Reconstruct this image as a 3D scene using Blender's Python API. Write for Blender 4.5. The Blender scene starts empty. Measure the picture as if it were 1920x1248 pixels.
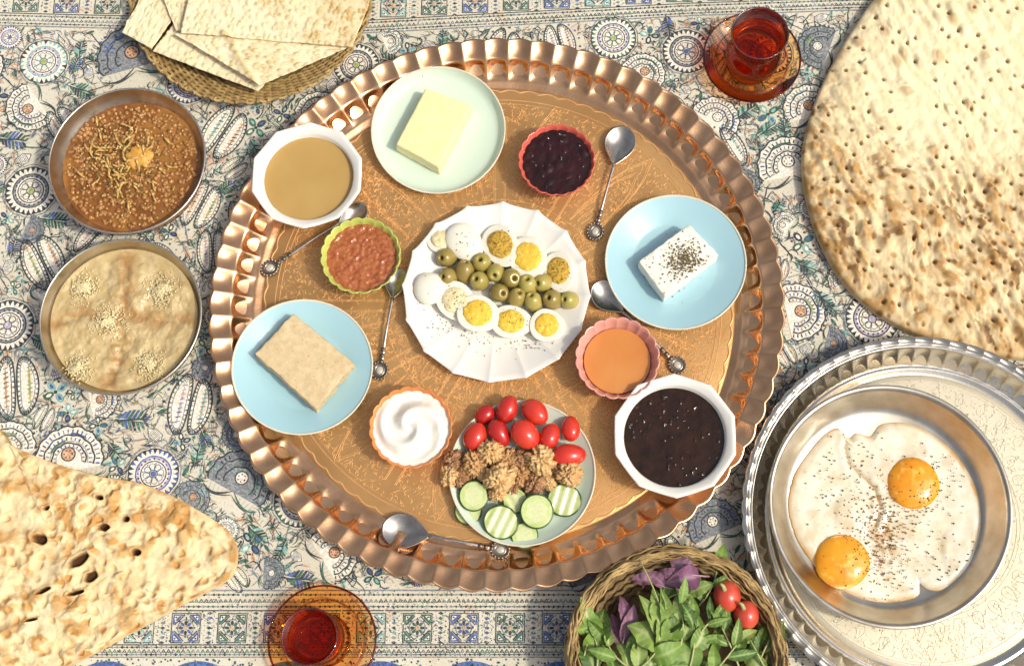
import bpy, bmesh, math, random
import numpy as np
from mathutils import Vector, Matrix, noise as mnoise

# ------------------------------------------------------------------ camera, world, sun, exposure
scene = bpy.context.scene
COL = scene.collection
TILT = math.radians(15.0)
DIST = 1.5625            # metres from the lens to the cloth along the axis
FPX = 2500.0             # focal length in photograph pixels (1920 wide)
PX0, PY0 = 1050.0, 624.0 # principal point
CAM = np.array([0.0, -DIST * math.sin(TILT), DIST * math.cos(TILT)])
cd = bpy.data.cameras.new("camera")
cam = bpy.data.objects.new("camera", cd)
COL.objects.link(cam)
cam.location = CAM
cam.rotation_euler = (TILT, 0, 0)
cd.sensor_width = 36.0
cd.lens = FPX / 1920.0 * 36.0
cd.shift_x = (960.0 - PX0) / 1920.0
cd.clip_start = 0.05
cd.clip_end = 200.0
scene.camera = cam

SUN_AZ = math.radians(-22.0)   # from the right and slightly from the viewer's side
SUN_EL = math.radians(51.0)
sdir = Vector((math.cos(SUN_EL) * math.cos(SUN_AZ), math.cos(SUN_EL) * math.sin(SUN_AZ), math.sin(SUN_EL)))
world = bpy.data.worlds.new("World")
scene.world = world
world.use_nodes = True
wn = world.node_tree.nodes
wn.clear()
w_out = wn.new("ShaderNodeOutputWorld")
w_bg = wn.new("ShaderNodeBackground")
w_sky = wn.new("ShaderNodeTexSky")
w_sky.sky_type = 'NISHITA'
w_sky.sun_disc = False
w_sky.sun_elevation = SUN_EL
w_sky.sun_rotation = math.atan2(sdir.x, sdir.y)
w_sky.air_density = 1.0
w_sky.dust_density = 6.0
w_sky.ozone_density = 0.6
w_bg.inputs["Strength"].default_value = 0.15
w_hs = wn.new("ShaderNodeHueSaturation")
w_hs.inputs["Saturation"].default_value = 0.42
world.node_tree.links.new(w_sky.outputs[0], w_hs.inputs["Color"])
world.node_tree.links.new(w_hs.outputs[0], w_bg.inputs["Color"])
world.node_tree.links.new(w_bg.outputs[0], w_out.inputs["Surface"])

sl = bpy.data.lights.new("sun", 'SUN')
sl.energy = 2.9
sl.angle = math.radians(4.0)
sl.color = (1.0, 0.91, 0.70)
sun = bpy.data.objects.new("sun", sl)
COL.objects.link(sun)
sun.location = sdir * 3
sun.rotation_euler = sdir.to_track_quat('Z', 'Y').to_euler()

scene.view_settings.view_transform = 'Standard'
scene.view_settings.look = 'None'
scene.view_settings.gamma = 1.0
scene.view_settings.exposure = -0.20
scene.cycles.use_denoising = True
scene.cycles.max_bounces = 8
scene.cycles.transparent_max_bounces = 16
scene.cycles.sample_clamp_indirect = 4.0

rnd = random.Random(11)
PI = math.pi
TAU = 2 * PI

# ------------------------------------------------------------------ photograph -> world
_up = np.array([0, math.cos(TILT), math.sin(TILT)])
_fw = np.array([0, math.sin(TILT), -math.cos(TILT)])
def W(px, py, z=0.0):
    d = np.array([(px - PX0) / FPX, 0, 0]) + _up * ((PY0 - py) / FPX) + _fw
    t = (z - CAM[2]) / d[2]
    p = CAM + d * t
    return float(p[0]), float(p[1])
def MPP(px, py, z=0.0):
    x, y = W(px, py, z)
    return float(np.dot(np.array([x, y, z]) - CAM, _fw)) / FPX

# ------------------------------------------------------------------ numpy noise
def _h(ix, iy, s):
    n = (ix.astype(np.int64) * 374761393 + iy.astype(np.int64) * 668265263 + s * 974634777) & 0xffffffff
    n = ((n ^ (n >> 13)) * 1274126177) & 0xffffffff
    n = ((n ^ (n >> 16)) * 2246822519) & 0xffffffff
    return ((n ^ (n >> 15)) & 0xffffff) / float(0x1000000)
def vnoise(x, y, s=0):
    x = np.asarray(x, float); y = np.asarray(y, float)
    ix = np.floor(x); iy = np.floor(y)
    fx = x - ix; fy = y - iy
    fx = fx * fx * (3 - 2 * fx); fy = fy * fy * (3 - 2 * fy)
    a = _h(ix, iy, s); b = _h(ix + 1, iy, s); c = _h(ix, iy + 1, s); d = _h(ix + 1, iy + 1, s)
    return (a + (b - a) * fx) * (1 - fy) + (c + (d - c) * fx) * fy
def fbm(x, y, s=0, o=4):
    v = 0; a = 0.5; t = 0
    for k in range(o):
        v = v + a * vnoise(x * 2 ** k + 17.3 * k, y * 2 ** k - 9.1 * k, s + k); t += a; a *= 0.5
    return v / t
def worley(x, y, s=0):
    x = np.asarray(x, float); y = np.asarray(y, float)
    ix = np.floor(x); iy = np.floor(y)
    f1 = np.full(x.shape, 9.0); f2 = np.full(x.shape, 9.0); idv = np.zeros(x.shape)
    for dx in (-1, 0, 1):
        for dy in (-1, 0, 1):
            cx = ix + dx; cy = iy + dy
            px = cx + _h(cx, cy, s); py = cy + _h(cx, cy, s + 91)
            d = np.hypot(px - x, py - y)
            r = _h(cx, cy, s + 33)
            m = d < f1
            f2 = np.where(m, f1, np.minimum(f2, d))
            idv = np.where(m, r, idv)
            f1 = np.where(m, d, f1)
    return f1, f2, idv
def sstep(a, b, x):
    t = np.clip((x - a) / (b - a), 0, 1)
    return t * t * (3 - 2 * t)

# ------------------------------------------------------------------ materials
def lin(r, g, b):
    f = lambda c: (c / 255.0 / 12.92) if c / 255.0 <= 0.04045 else ((c / 255.0 + 0.055) / 1.055) ** 2.4
    return (f(r), f(g), f(b))
def _mix(nt, fac, a, b):
    m = nt.nodes.new("ShaderNodeMix"); m.data_type = 'RGBA'
    for sock, v in ((m.inputs[0], fac), (m.inputs[6], a), (m.inputs[7], b)):
        if hasattr(v, "is_output"): nt.links.new(v, sock)
        elif isinstance(v, (int, float)): sock.default_value = v
        else: sock.default_value = (*v, 1)
    return m.outputs[2]
def _ramp(nt, src, p0, p1, c0=(0, 0, 0), c1=(1, 1, 1)):
    r = nt.nodes.new("ShaderNodeValToRGB")
    r.color_ramp.elements[0].position = p0; r.color_ramp.elements[1].position = p1
    r.color_ramp.elements[0].color = (*c0, 1); r.color_ramp.elements[1].color = (*c1, 1)
    nt.links.new(src, r.inputs[0]); return r.outputs[0]
def _noise(nt, co, scale, detail=4.0, rough=0.55):
    n = nt.nodes.new("ShaderNodeTexNoise")
    n.inputs["Scale"].default_value = scale; n.inputs["Detail"].default_value = detail
    n.inputs["Roughness"].default_value = rough
    nt.links.new(co, n.inputs["Vector"]); return n.outputs[0]
def PM(name, col, rough=0.5, metal=0.0, col2=None, nscale=30.0, n0=0.35, n1=0.65, bump=0.0, bscale=300.0,
       sss=0.0, sssr=(1.0, 0.5, 0.3), ssss=0.004, coat=0.0, spec=0.5, spots=None, attrs=(), rvar=0.0, aniso=None, trans=0.0, orand=None):
    m = bpy.data.materials.new(name); m.use_nodes = True
    nt = m.node_tree; b = nt.nodes["Principled BSDF"]
    tc = nt.nodes.new("ShaderNodeTexCoord"); co = tc.outputs["Object"]
    c2 = col2 if col2 else tuple(c * 0.86 for c in col)
    n = _noise(nt, co, nscale)
    c = _mix(nt, _ramp(nt, n, n0, n1), col, c2)
    if spots:
        for (scol, sscale, s0, s1) in spots:
            sn = _noise(nt, co, sscale, 2.0)
            c = _mix(nt, _ramp(nt, sn, s0, s1), c, scol)
    if orand:
        oi = nt.nodes.new("ShaderNodeObjectInfo")
        c = _mix(nt, _ramp(nt, oi.outputs["Random"], 0.25, 1.0), c, orand)
    for (aname, acol) in attrs:
        a = nt.nodes.new("ShaderNodeAttribute"); a.attribute_name = aname
        c = _mix(nt, a.outputs["Fac"], c, acol)
    nt.links.new(c, b.inputs["Base Color"])
    b.inputs["Roughness"].default_value = rough
    if rvar:
        rr = nt.nodes.new("ShaderNodeMapRange"); rr.inputs[3].default_value = max(0.02, rough - rvar); rr.inputs[4].default_value = rough + rvar
        nt.links.new(_noise(nt, co, nscale * 2.3, 5.0), rr.inputs[0]); nt.links.new(rr.outputs[0], b.inputs["Roughness"])
    b.inputs["Metallic"].default_value = metal
    b.inputs["Specular IOR Level"].default_value = spec
    if sss:
        b.inputs["Subsurface Weight"].default_value = sss
        b.inputs["Subsurface Radius"].default_value = sssr
        b.inputs["Subsurface Scale"].default_value = ssss
    if coat:
        b.inputs["Coat Weight"].default_value = coat; b.inputs["Coat Roughness"].default_value = 0.08
    if trans: b.inputs["Transmission Weight"].default_value = trans
    if bump:
        bn = nt.nodes.new("ShaderNodeBump"); bn.inputs["Strength"].default_value = bump
        bn.inputs["Distance"].default_value = 0.001
        nt.links.new(_noise(nt, co, bscale, 5.0, 0.6), bn.inputs["Height"]); nt.links.new(bn.outputs[0], b.inputs["Normal"])
    return m
def thin_glass(name, face, edge, rough=0.02, refl=0.9):
    """thin-walled tinted glass: the light goes straight through and takes the tint, the skin reflects"""
    m = bpy.data.materials.new(name); m.use_nodes = True
    nt = m.node_tree; nt.nodes.clear()
    o = nt.nodes.new("ShaderNodeOutputMaterial")
    lw = nt.nodes.new("ShaderNodeLayerWeight"); lw.inputs[0].default_value = 0.42
    t = nt.nodes.new("ShaderNodeBsdfTransparent")
    c = _mix(nt, _ramp(nt, lw.outputs["Facing"], 0.15, 0.95), face, edge)
    nt.links.new(c, t.inputs[0])
    g = nt.nodes.new("ShaderNodeBsdfGlossy"); g.inputs["Roughness"].default_value = rough
    g.inputs[0].default_value = (refl, refl, refl, 1)
    fr = nt.nodes.new("ShaderNodeFresnel"); fr.inputs[0].default_value = 1.5
    mx = nt.nodes.new("ShaderNodeMixShader")
    nt.links.new(fr.outputs[0], mx.inputs[0]); nt.links.new(t.outputs[0], mx.inputs[1]); nt.links.new(g.outputs[0], mx.inputs[2])
    nt.links.new(mx.outputs[0], o.inputs[0])
    return m

# ------------------------------------------------------------------ mesh helpers
def build(name, V, F, mat, parent=None, smooth=True, mi=None, attr=None, loc=None):
    me = bpy.data.meshes.new(name)
    V = V.tolist() if isinstance(V, np.ndarray) else V
    F = F.tolist() if isinstance(F, np.ndarray) else F
    me.from_pydata(V, [], F)
    mats = mat if isinstance(mat, (list, tuple)) else [mat]
    for m in mats: me.materials.append(m)
    if mi is not None: me.polygons.foreach_set("material_index", np.asarray(mi, dtype=np.int32))
    me.polygons.foreach_set("use_smooth", [bool(smooth)] * len(me.polygons))
    if attr:
        for k, v in attr.items():
            a = me.attributes.new(k, 'FLOAT', 'POINT'); a.data.foreach_set("value", np.asarray(v, dtype=np.float32))
    me.update()
    o = bpy.data.objects.new(name, me); COL.objects.link(o)
    if parent is not None: o.parent = parent
    if loc is not None: o.location = loc
    return o
def tag(o, label=None, cat=None, group=None, kind=None):
    if label: o["label"] = label
    if cat: o["category"] = cat
    if group: o["group"] = group
    if kind: o["kind"] = kind
    return o
def thing(name, label, cat, loc=(0, 0, 0), rotz=0.0, group=None):
    o = bpy.data.objects.new(name, None); COL.objects.link(o)
    o.empty_display_size = 0.02
    o.location = loc; o.rotation_euler = (0, 0, rotz)
    return tag(o, label, cat, group)
class G:
    def __init__(s): s.V = []; s.F = []; s.M = []
    def add(s, V, F, m=0):
        k = len(s.V)
        s.V.extend([tuple(v) for v in (V.tolist() if isinstance(V, np.ndarray) else V)])
        s.F.extend([[i + k for i in f] for f in (F.tolist() if isinstance(F, np.ndarray) else F)])
        s.M.extend([m] * len(F)); return s
    def build(s, name, mat, parent=None, smooth=True, **kw):
        return build(name, s.V, s.F, mat, parent, smooth, s.M if isinstance(mat, (list, tuple)) else None, **kw)
def lathe(prof, n=96, mod=None, closed=False):
    th = np.arange(n) * TAU / n
    rows = []
    for i, (r, z) in enumerate(prof):
        if mod: rr, zz = mod(th, i, r, z)
        else: rr, zz = r, z
        rr = np.broadcast_to(np.asarray(rr, float), th.shape); zz = np.broadcast_to(np.asarray(zz, float), th.shape)
        rows.append(np.stack([rr * np.cos(th), rr * np.sin(th), zz], 1))
    V = np.concatenate(rows)
    j = np.arange(n); j2 = (j + 1) % n
    F = []
    m = len(prof)
    for i in range(m if closed else m - 1):
        a = i * n; b = ((i + 1) % m) * n
        F.append(np.stack([a + j, a + j2, b + j2, b + j], 1))
    return V, np.concatenate(F)
def spline(pts, n):
    """Catmull-Rom through points, n samples in all"""
    P = np.asarray(pts, float)
    Q = np.vstack([2 * P[0] - P[1], P, 2 * P[-1] - P[-2]])
    m = len(P) - 1
    out = []
    for t in np.linspace(0, m - 1e-9, n):
        i = int(t); u = t - i
        p0, p1, p2, p3 = Q[i], Q[i + 1], Q[i + 2], Q[i + 3]
        out.append(0.5 * ((2 * p1) + (-p0 + p2) * u + (2 * p0 - 5 * p1 + 4 * p2 - p3) * u * u + (-p0 + 3 * p1 - 3 * p2 + p3) * u ** 3))
    return np.array(out)
def tube(P, R, k=6, flat=1.0, caps=True, closed=False):
    P = np.asarray(P, float); n = len(P)
    R = np.broadcast_to(np.asarray(R, float), (n,))
    if closed: T = np.roll(P, -1, 0) - np.roll(P, 1, 0)
    else: T = np.gradient(P, axis=0)
    T /= np.maximum(np.linalg.norm(T, axis=1, keepdims=True), 1e-9)
    up = np.array([0, 0, 1.0])
    S = np.cross(T, up); L = np.linalg.norm(S, axis=1, keepdims=True)
    S = np.where(L < 1e-3, np.array([[1.0, 0, 0]]), S / np.maximum(L, 1e-9))
    U = np.cross(S, T)
    a = np.arange(k) * TAU / k
    V = (P[:, None, :] + R[:, None, None] * (np.cos(a)[None, :, None] * S[:, None, :] + flat * np.sin(a)[None, :, None] * U[:, None, :])).reshape(-1, 3)
    F = []
    for i in range(n if closed else n - 1):
        i2 = (i + 1) % n
        for j in range(k):
            j2 = (j + 1) % k
            F.append([i * k + j, i * k + j2, i2 * k + j2, i2 * k + j])
    if caps and not closed:
        F.append(list(range(k))[::-1]); F.append([(n - 1) * k + j for j in range(k)])
    return V, F
def ellipsoid(rx, ry, rz, nu=24, nv=14, fn=None):
    V = []; F = []
    for i in range(nv + 1):
        ph = -PI / 2 + PI * i / nv
        for j in range(nu):
            t = TAU * j / nu
            v = (rx * math.cos(ph) * math.cos(t), ry * math.cos(ph) * math.sin(t), rz * math.sin(ph))
            V.append(fn(Vector(v)) if fn else v)
    for i in range(nv):
        for j in range(nu):
            F.append([i * nu + j, i * nu + (j + 1) % nu, (i + 1) * nu + (j + 1) % nu, (i + 1) * nu + j])
    return V, F
def slab(P, thick, wrap=False, zbot=None, under=True):
    """solid slab whose top is the grid P[n,m,3]; wrap joins the m direction (polar grid, row 0 is the centre)"""
    n, m, _ = P.shape
    B = P.copy()
    B[..., 2] = P[..., 2] - thick if zbot is None else zbot
    V = np.concatenate([P.reshape(-1, 3), B.reshape(-1, 3)])
    o = n * m
    mm = m if wrap else m - 1
    i = np.repeat(np.arange(n - 1), mm); j = np.tile(np.arange(mm), n - 1); j2 = (j + 1) % m
    top = np.stack([i * m + j, (i + 1) * m + j, (i + 1) * m + j2, i * m + j2], 1)
    F = [top, (top + o)[:, ::-1]] if under else [top]
    def side(a, b): F.append(np.stack([a, a + o, b + o, b], 1))
    jj = np.arange(mm); jj2 = (jj + 1) % m
    side((n - 1) * m + jj, (n - 1) * m + jj2)
    if not wrap:
        side(jj2, jj)
        ii = np.arange(n - 1)
        side(ii * m, (ii + 1) * m); side((ii + 1) * m + m - 1, ii * m + m - 1)
    return V, np.concatenate(F)
def polar(R, nr, nt, pw=1.0):
    """R: radius or callable(theta)"""
    th = np.arange(nt) * TAU / nt
    s = np.linspace(0.002, 1, nr) ** pw
    Rt = R(th) if callable(R) else np.full(nt, R)
    r = s[:, None] * Rt[None, :]
    return r * np.cos(th)[None, :], r * np.sin(th)[None, :], s[:, None] * np.ones(nt)[None, :]
def disc_grid(R, n):
    """even square grid wrapped onto a star-shaped outline"""
    u = np.linspace(-1, 1, n); a, b = np.meshgrid(u, u, indexing='ij')
    r = np.maximum(np.abs(a), np.abs(b)); big = np.abs(a) > np.abs(b)
    ph = np.where(big, np.where(a >= 0, 0, PI) + (PI / 4) * b / np.where(a == 0, 1, a), np.where(b >= 0, PI / 2, -PI / 2) - (PI / 4) * a / np.where(b == 0, 1, b))
    ph = np.where(r < 1e-9, 0, ph)
    rr = r * R(ph)
    return rr * np.cos(ph), rr * np.sin(ph), r
def outline_R(pts, c):
    """polar radius function of a closed star-shaped outline about c"""
    P = np.asarray(pts, float) - np.asarray(c, float)
    P = np.vstack([P, P[:1]])
    Q = spline(np.vstack([P[-2:-1], P, P[1:2]]), 900)
    a = np.arctan2(Q[:, 1], Q[:, 0]); r = np.hypot(Q[:, 0], Q[:, 1])
    o = np.argsort(a); a = a[o]; r = r[o]
    a = np.concatenate([a - TAU, a, a + TAU]); r = np.concatenate([r, r, r])
    return lambda th: np.interp((th + PI) % TAU - PI, a, r)
def polymod(n, R, off=0.0, amt=1.0):
    """factor that turns a circle into a regular n-gon"""
    def f(th):
        t = (th + off) % (TAU / n) - PI / n
        return 1 + amt * (math.cos(PI / n) / np.cos(t) - 1)
    return f
def block(corners_top, ztop, zbot, bev=0.002, sub=10, rough=0.0004, seed=1, spread=1.0):
    """solid block with the four top corners given in world xy, edges rounded and faces slightly uneven"""
    bm = bmesh.new()
    c = np.mean(np.array(corners_top), 0)
    vt = [bm.verts.new((x - c[0], y - c[1], ztop - zbot)) for x, y in corners_top]
    vb = [bm.verts.new(((x - c[0]) * spread, (y - c[1]) * spread, 0.0)) for x, y in corners_top]
    bm.faces.new(vt)
    bm.faces.new(vb[::-1])
    for i in range(4):
        j = (i + 1) % 4
        bm.faces.new((vt[i], vb[i], vb[j], vt[j]))
    bmesh.ops.recalc_face_normals(bm, faces=bm.faces)
    bmesh.ops.bevel(bm, geom=bm.edges[:], offset=bev, segments=3, affect='EDGES', profile=0.6)
    bmesh.ops.triangulate(bm, faces=[f for f in bm.faces if len(f.verts) > 4])
    bmesh.ops.subdivide_edges(bm, edges=[e for e in bm.edges if e.calc_length() > bev * 2], cuts=sub, use_grid_fill=True)
    bmesh.ops.triangulate(bm, faces=[f for f in bm.faces if len(f.verts) > 4])
    bm.normal_update()
    for v in bm.verts:
        q = v.co * 140 + Vector((seed * 7, 0, 0))
        v.co += v.normal * rough * (mnoise.noise(q) + 0.6 * mnoise.noise(q * 2.7) + 0.4 * mnoise.noise(q * 6.1))
    V = [tuple(v.co) for v in bm.verts]; bm.verts.index_update()
    F = [[v.index for v in f.verts] for f in bm.faces]
    bm.free()
    return V, F, c
def specks(n, pos, size, seed=3, flat=0.5):
    """n tiny irregular flakes; pos(k) -> xyz"""
    r = random.Random(seed); V = []; F = []
    for k in range(n):
        p = pos(r)
        if p is None: continue
        s = size * r.uniform(0.5, 1.4); a = r.uniform(0, TAU); e = r.uniform(0.5, 1.0)
        ca, sa = math.cos(a), math.sin(a); b = len(V)
        for (u, v, w) in ((1, 0, 0), (0, e, 0), (-1, 0, 0), (0, -e, 0), (0.1, 0.1, flat), (0, 0, -flat)):
            V.append((p[0] + s * (u * ca - v * sa), p[1] + s * (u * sa + v * ca), p[2] + s * w))
        for f in ((0, 1, 4), (1, 2, 4), (2, 3, 4), (3, 0, 4), (1, 0, 5), (2, 1, 5), (3, 2, 5), (0, 3, 5)): F.append([b + i for i in f])
    return V, F

# ------------------------------------------------------------------ material set
M = {}
M['floor'] = PM("floor_boards", lin(120, 92, 66), 0.6, nscale=4, bump=0.2, bscale=40)
M['cloth'] = PM("printed_cotton", (0.665, 0.635, 0.545), 0.9, col2=(0.60, 0.555, 0.455), nscale=9, bump=0.35, bscale=900, spec=0.1,
                spots=[((0.60, 0.44, 0.33), 20, 0.62, 0.74), ((0.46, 0.43, 0.38), 420, 0.60, 0.66)])
def ink(n, c): return PM(n, c, 0.9, col2=tuple(min(1, k * 1.9 + 0.03) for k in c), nscale=420, n0=0.45, n1=0.7, spec=0.1)
INKS = [ink("ink_black", (0.045, 0.054, 0.062)), ink("ink_green", (0.055, 0.13, 0.095)), ink("ink_blue", (0.07, 0.11, 0.27)),
        ink("ink_tan", (0.46, 0.27, 0.17)), ink("ink_teal", (0.20, 0.36, 0.34)), ink("ink_cream", (0.70, 0.62, 0.51)),
        ink("ink_olive", (0.27, 0.33, 0.11)), ink("ink_lilac", (0.38, 0.33, 0.46)), ink("ink_grey", (0.19, 0.20, 0.22))]
M['copper'] = PM("hammered_copper", (0.93, 0.56, 0.32), 0.25, 1.0, col2=(0.76, 0.42, 0.22), nscale=26, bump=0.15, bscale=260, rvar=0.08)
M['copper_floor'] = PM("worn_copper_floor", (0.63, 0.365, 0.15), 0.40, 0.66, col2=(0.51, 0.275, 0.105), nscale=13, bump=0.25, bscale=420, rvar=0.08)
M['engrave'] = PM("chased_copper_line", (0.97, 0.68, 0.36), 0.36, 0.5, nscale=60)
M['silver'] = PM("worn_tinned_metal", (0.80, 0.76, 0.69), 0.25, 1.0, col2=(0.66, 0.61, 0.53), nscale=22, bump=0.12, bscale=300, rvar=0.07)
M['silver_floor'] = PM("matt_tinned_floor", (0.66, 0.60, 0.48), 0.45, 0.4, col2=(0.58, 0.52, 0.40), nscale=14, bump=0.2, bscale=500)
M['silver_line'] = PM("chased_silver_line", (0.86, 0.81, 0.70), 0.3, 0.45, nscale=60)
M['steel'] = PM("brushed_steel", (0.64, 0.595, 0.52), 0.30, 1.0, col2=(0.50, 0.44, 0.35), nscale=40, bump=0.08, bscale=500, rvar=0.06)
M['spoon'] = PM("dull_spoon_metal", (0.62, 0.58, 0.53), 0.26, 1.0, col2=(0.45, 0.41, 0.37), nscale=90, rvar=0.06)
M['spoon_dark'] = PM("tarnished_ornament", (0.17, 0.13, 0.10), 0.4, 0.8, nscale=200)
M['inlay'] = PM("pale_stone_inlay", (0.55, 0.50, 0.43), 0.25, 0.1, nscale=200)
M['white'] = PM("white_glazed_ceramic", (0.80, 0.78, 0.745), 0.22, nscale=8, col2=(0.77, 0.745, 0.70), coat=0.4, bump=0.02, bscale=60)
M['mint'] = PM("mint_glazed_ceramic", (0.62, 0.735, 0.63), 0.25, nscale=8, col2=(0.59, 0.70, 0.60), coat=0.3)
M['blue'] = PM("pale_blue_glazed_ceramic", (0.36, 0.575, 0.66), 0.25, nscale=8, col2=(0.335, 0.545, 0.63), coat=0.3)
M['rim_cream'] = PM("bare_glaze_rim", (0.72, 0.68, 0.56), 0.35)
M['cup_red'] = PM("red_glazed_ceramic", (0.62, 0.11, 0.075), 0.25, coat=0.4)
M['cup_green'] = PM("lime_glazed_ceramic", (0.50, 0.54, 0.12), 0.25, coat=0.4)
M['cup_pink'] = PM("pink_glazed_ceramic", (0.72, 0.33, 0.28), 0.25, coat=0.4)
M['cup_orange'] = PM("orange_glazed_ceramic", (0.75, 0.25, 0.065), 0.25, coat=0.4)
M['butter'] = PM("butter", (0.84, 0.76, 0.43), 0.42, col2=(0.81, 0.725, 0.38), nscale=60, sss=0.3, bump=0.08, bscale=300)
M['feta'] = PM("white_cheese", (0.84, 0.81, 0.74), 0.5, col2=(0.78, 0.74, 0.66), nscale=120, sss=0.2, bump=0.3, bscale=500)
M['halva'] = PM("halva", (0.64, 0.51, 0.315), 0.75, col2=(0.56, 0.42, 0.24), nscale=160, bump=0.6, bscale=700,
                spots=[((0.40, 0.38, 0.14), 260, 0.68, 0.72), ((0.36, 0.20, 0.10), 330, 0.70, 0.74)])
M['herb'] = PM("dried_herb", (0.20, 0.14, 0.05), 0.9, col2=(0.10, 0.075, 0.03), nscale=900)
M['pepper'] = PM("ground_pepper", (0.035, 0.028, 0.022), 0.8, col2=(0.10, 0.06, 0.035), nscale=800)
M['egg_white'] = PM("boiled_egg_white", (0.80, 0.775, 0.69), 0.3, col2=(0.77, 0.735, 0.63), nscale=60, sss=0.25, bump=0.05, bscale=250)
M['yolk'] = PM("boiled_yolk", (0.80, 0.55, 0.065), 0.7, col2=(0.78, 0.48, 0.03), nscale=260, sss=0.15, bump=0.9, bscale=650,
               spots=[((0.83, 0.66, 0.22), 340, 0.55, 0.68)])
M['yolk_pale'] = PM('pale_yolk', (0.70, 0.58, 0.30), 0.6, col2=(0.76, 0.68, 0.46), nscale=160, sss=0.15, bump=0.4, bscale=500)
M['yolk_dark'] = PM("seasoned_yolk", (0.66, 0.42, 0.05), 0.7, col2=(0.30, 0.16, 0.03), nscale=320, n0=0.42, n1=0.62, bump=0.9, bscale=650)
M['olive'] = PM("green_olive", (0.36, 0.33, 0.075), 0.28, col2=(0.44, 0.34, 0.10), nscale=70, coat=0.35, sss=0.12, bump=0.05, bscale=300, orand=(0.28, 0.20, 0.05))
M['tomato'] = PM("tomato_skin", (0.62, 0.030, 0.018), 0.16, col2=(0.68, 0.055, 0.022), nscale=40, coat=0.6, sss=0.12, orand=(0.42, 0.012, 0.012))
M['radish'] = PM("radish_skin", (0.55, 0.045, 0.03), 0.3, col2=(0.60, 0.10, 0.05), nscale=50, coat=0.2)
M['cuke'] = PM("cucumber_flesh", (0.44, 0.55, 0.19), 0.3, col2=(0.58, 0.65, 0.31), nscale=110, sss=0.25, coat=0.3, bump=0.1, bscale=300)
M['cuke_mid'] = PM("cucumber_core", (0.66, 0.69, 0.43), 0.35, col2=(0.57, 0.635, 0.31), nscale=420, sss=0.25, coat=0.3, bump=0.15, bscale=500)
M['cuke_skin'] = PM("cucumber_skin", (0.022, 0.05, 0.012), 0.35, col2=(0.05, 0.10, 0.022), nscale=80)
M['walnut'] = PM("walnut_kernel", (0.72, 0.50, 0.24), 0.55, col2=(0.52, 0.30, 0.12), nscale=150, bump=0.4, bscale=500, orand=(0.46, 0.24, 0.09))
M['walnut_dark'] = PM("dark_walnut_kernel", (0.44, 0.24, 0.11), 0.5, col2=(0.22, 0.10, 0.05), nscale=150, bump=0.4, bscale=500)
M['tahini'] = PM("tahini", (0.42, 0.262, 0.082), 0.25, col2=(0.455, 0.29, 0.10), nscale=18, coat=0.2)
M['syrup'] = PM("dark_syrup", (0.014, 0.006, 0.004), 0.12, col2=(0.030, 0.011, 0.006), nscale=90, coat=0.15, spec=0.35, bump=0.12, bscale=260)
M['cherry'] = PM("cherry_jam", (0.016, 0.004, 0.005), 0.10, col2=(0.032, 0.006, 0.007), nscale=60, coat=0.25, spec=0.4)
M['carrotjam'] = PM("red_orange_jam", (0.30, 0.07, 0.022), 0.15, col2=(0.42, 0.14, 0.045), nscale=190, coat=0.6, bump=0.3, bscale=260)
M['honey'] = PM("orange_honey", (0.56, 0.20, 0.045), 0.15, col2=(0.60, 0.245, 0.065), nscale=14, coat=0.5)
M['cream'] = PM("clotted_cream", (0.83, 0.81, 0.76), 0.35, col2=(0.80, 0.77, 0.70), nscale=40, sss=0.2)
M['stew'] = PM("lentil_stew_broth", (0.17, 0.060, 0.014), 0.18, col2=(0.27, 0.105, 0.022), nscale=60, coat=0.4, bump=0.5, bscale=220,
               attrs=[("pale", (0.40, 0.19, 0.04))])
M['lentil'] = PM("lentil", (0.27, 0.11, 0.028), 0.3, col2=(0.44, 0.22, 0.07), nscale=80, coat=0.3)
M['stew_herb'] = PM('stew_herb', (0.17, 0.15, 0.035), 0.8, col2=(0.09, 0.07, 0.02), nscale=500)
M['onion'] = PM("fried_onion", (0.62, 0.42, 0.14), 0.4, col2=(0.45, 0.25, 0.07), nscale=160, coat=0.2)
M['mash'] = PM("golden_relish", (0.56, 0.25, 0.035), 0.4, col2=(0.62, 0.36, 0.08), nscale=160, bump=0.6, bscale=400)
M['haleem'] = PM("wheat_porridge", (0.46, 0.335, 0.15), 0.42, col2=(0.57, 0.45, 0.25), nscale=60, bump=0.8, bscale=200,
                 attrs=[("spice", (0.33, 0.14, 0.03))], coat=0.15)
M['sesame'] = PM("sesame_seed", (0.80, 0.71, 0.46), 0.5, col2=(0.72, 0.60, 0.33), nscale=300)
M['cinnamon'] = PM("ground_cinnamon", (0.32, 0.16, 0.05), 0.9, nscale=600)
def bread_mat(name, base, base2, toast, char_shade, sc):
    return PM(name, base, 0.8, col2=base2, nscale=sc, n0=0.3, n1=0.7, bump=0.5, bscale=420, spec=0.2, sss=0.05,
              attrs=[("toast", toast), ("char_shade", char_shade)])
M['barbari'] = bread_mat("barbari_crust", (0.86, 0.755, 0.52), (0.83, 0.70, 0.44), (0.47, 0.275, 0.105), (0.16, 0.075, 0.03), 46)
M['sangak'] = bread_mat("sangak_crust", (0.81, 0.68, 0.44), (0.77, 0.60, 0.34), (0.50, 0.265, 0.08), (0.08, 0.034, 0.015), 40)
M['lavash'] = bread_mat("lavash_sheet", (0.80, 0.715, 0.52), (0.77, 0.67, 0.45), (0.58, 0.40, 0.16), (0.30, 0.18, 0.06), 50)
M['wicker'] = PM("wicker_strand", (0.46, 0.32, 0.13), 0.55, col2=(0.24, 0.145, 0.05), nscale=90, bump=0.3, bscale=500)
M['wicker_dark'] = PM("shaded_wicker_weave", (0.22, 0.145, 0.06), 0.7, col2=(0.12, 0.075, 0.03), nscale=90, bump=0.4, bscale=500)
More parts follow.
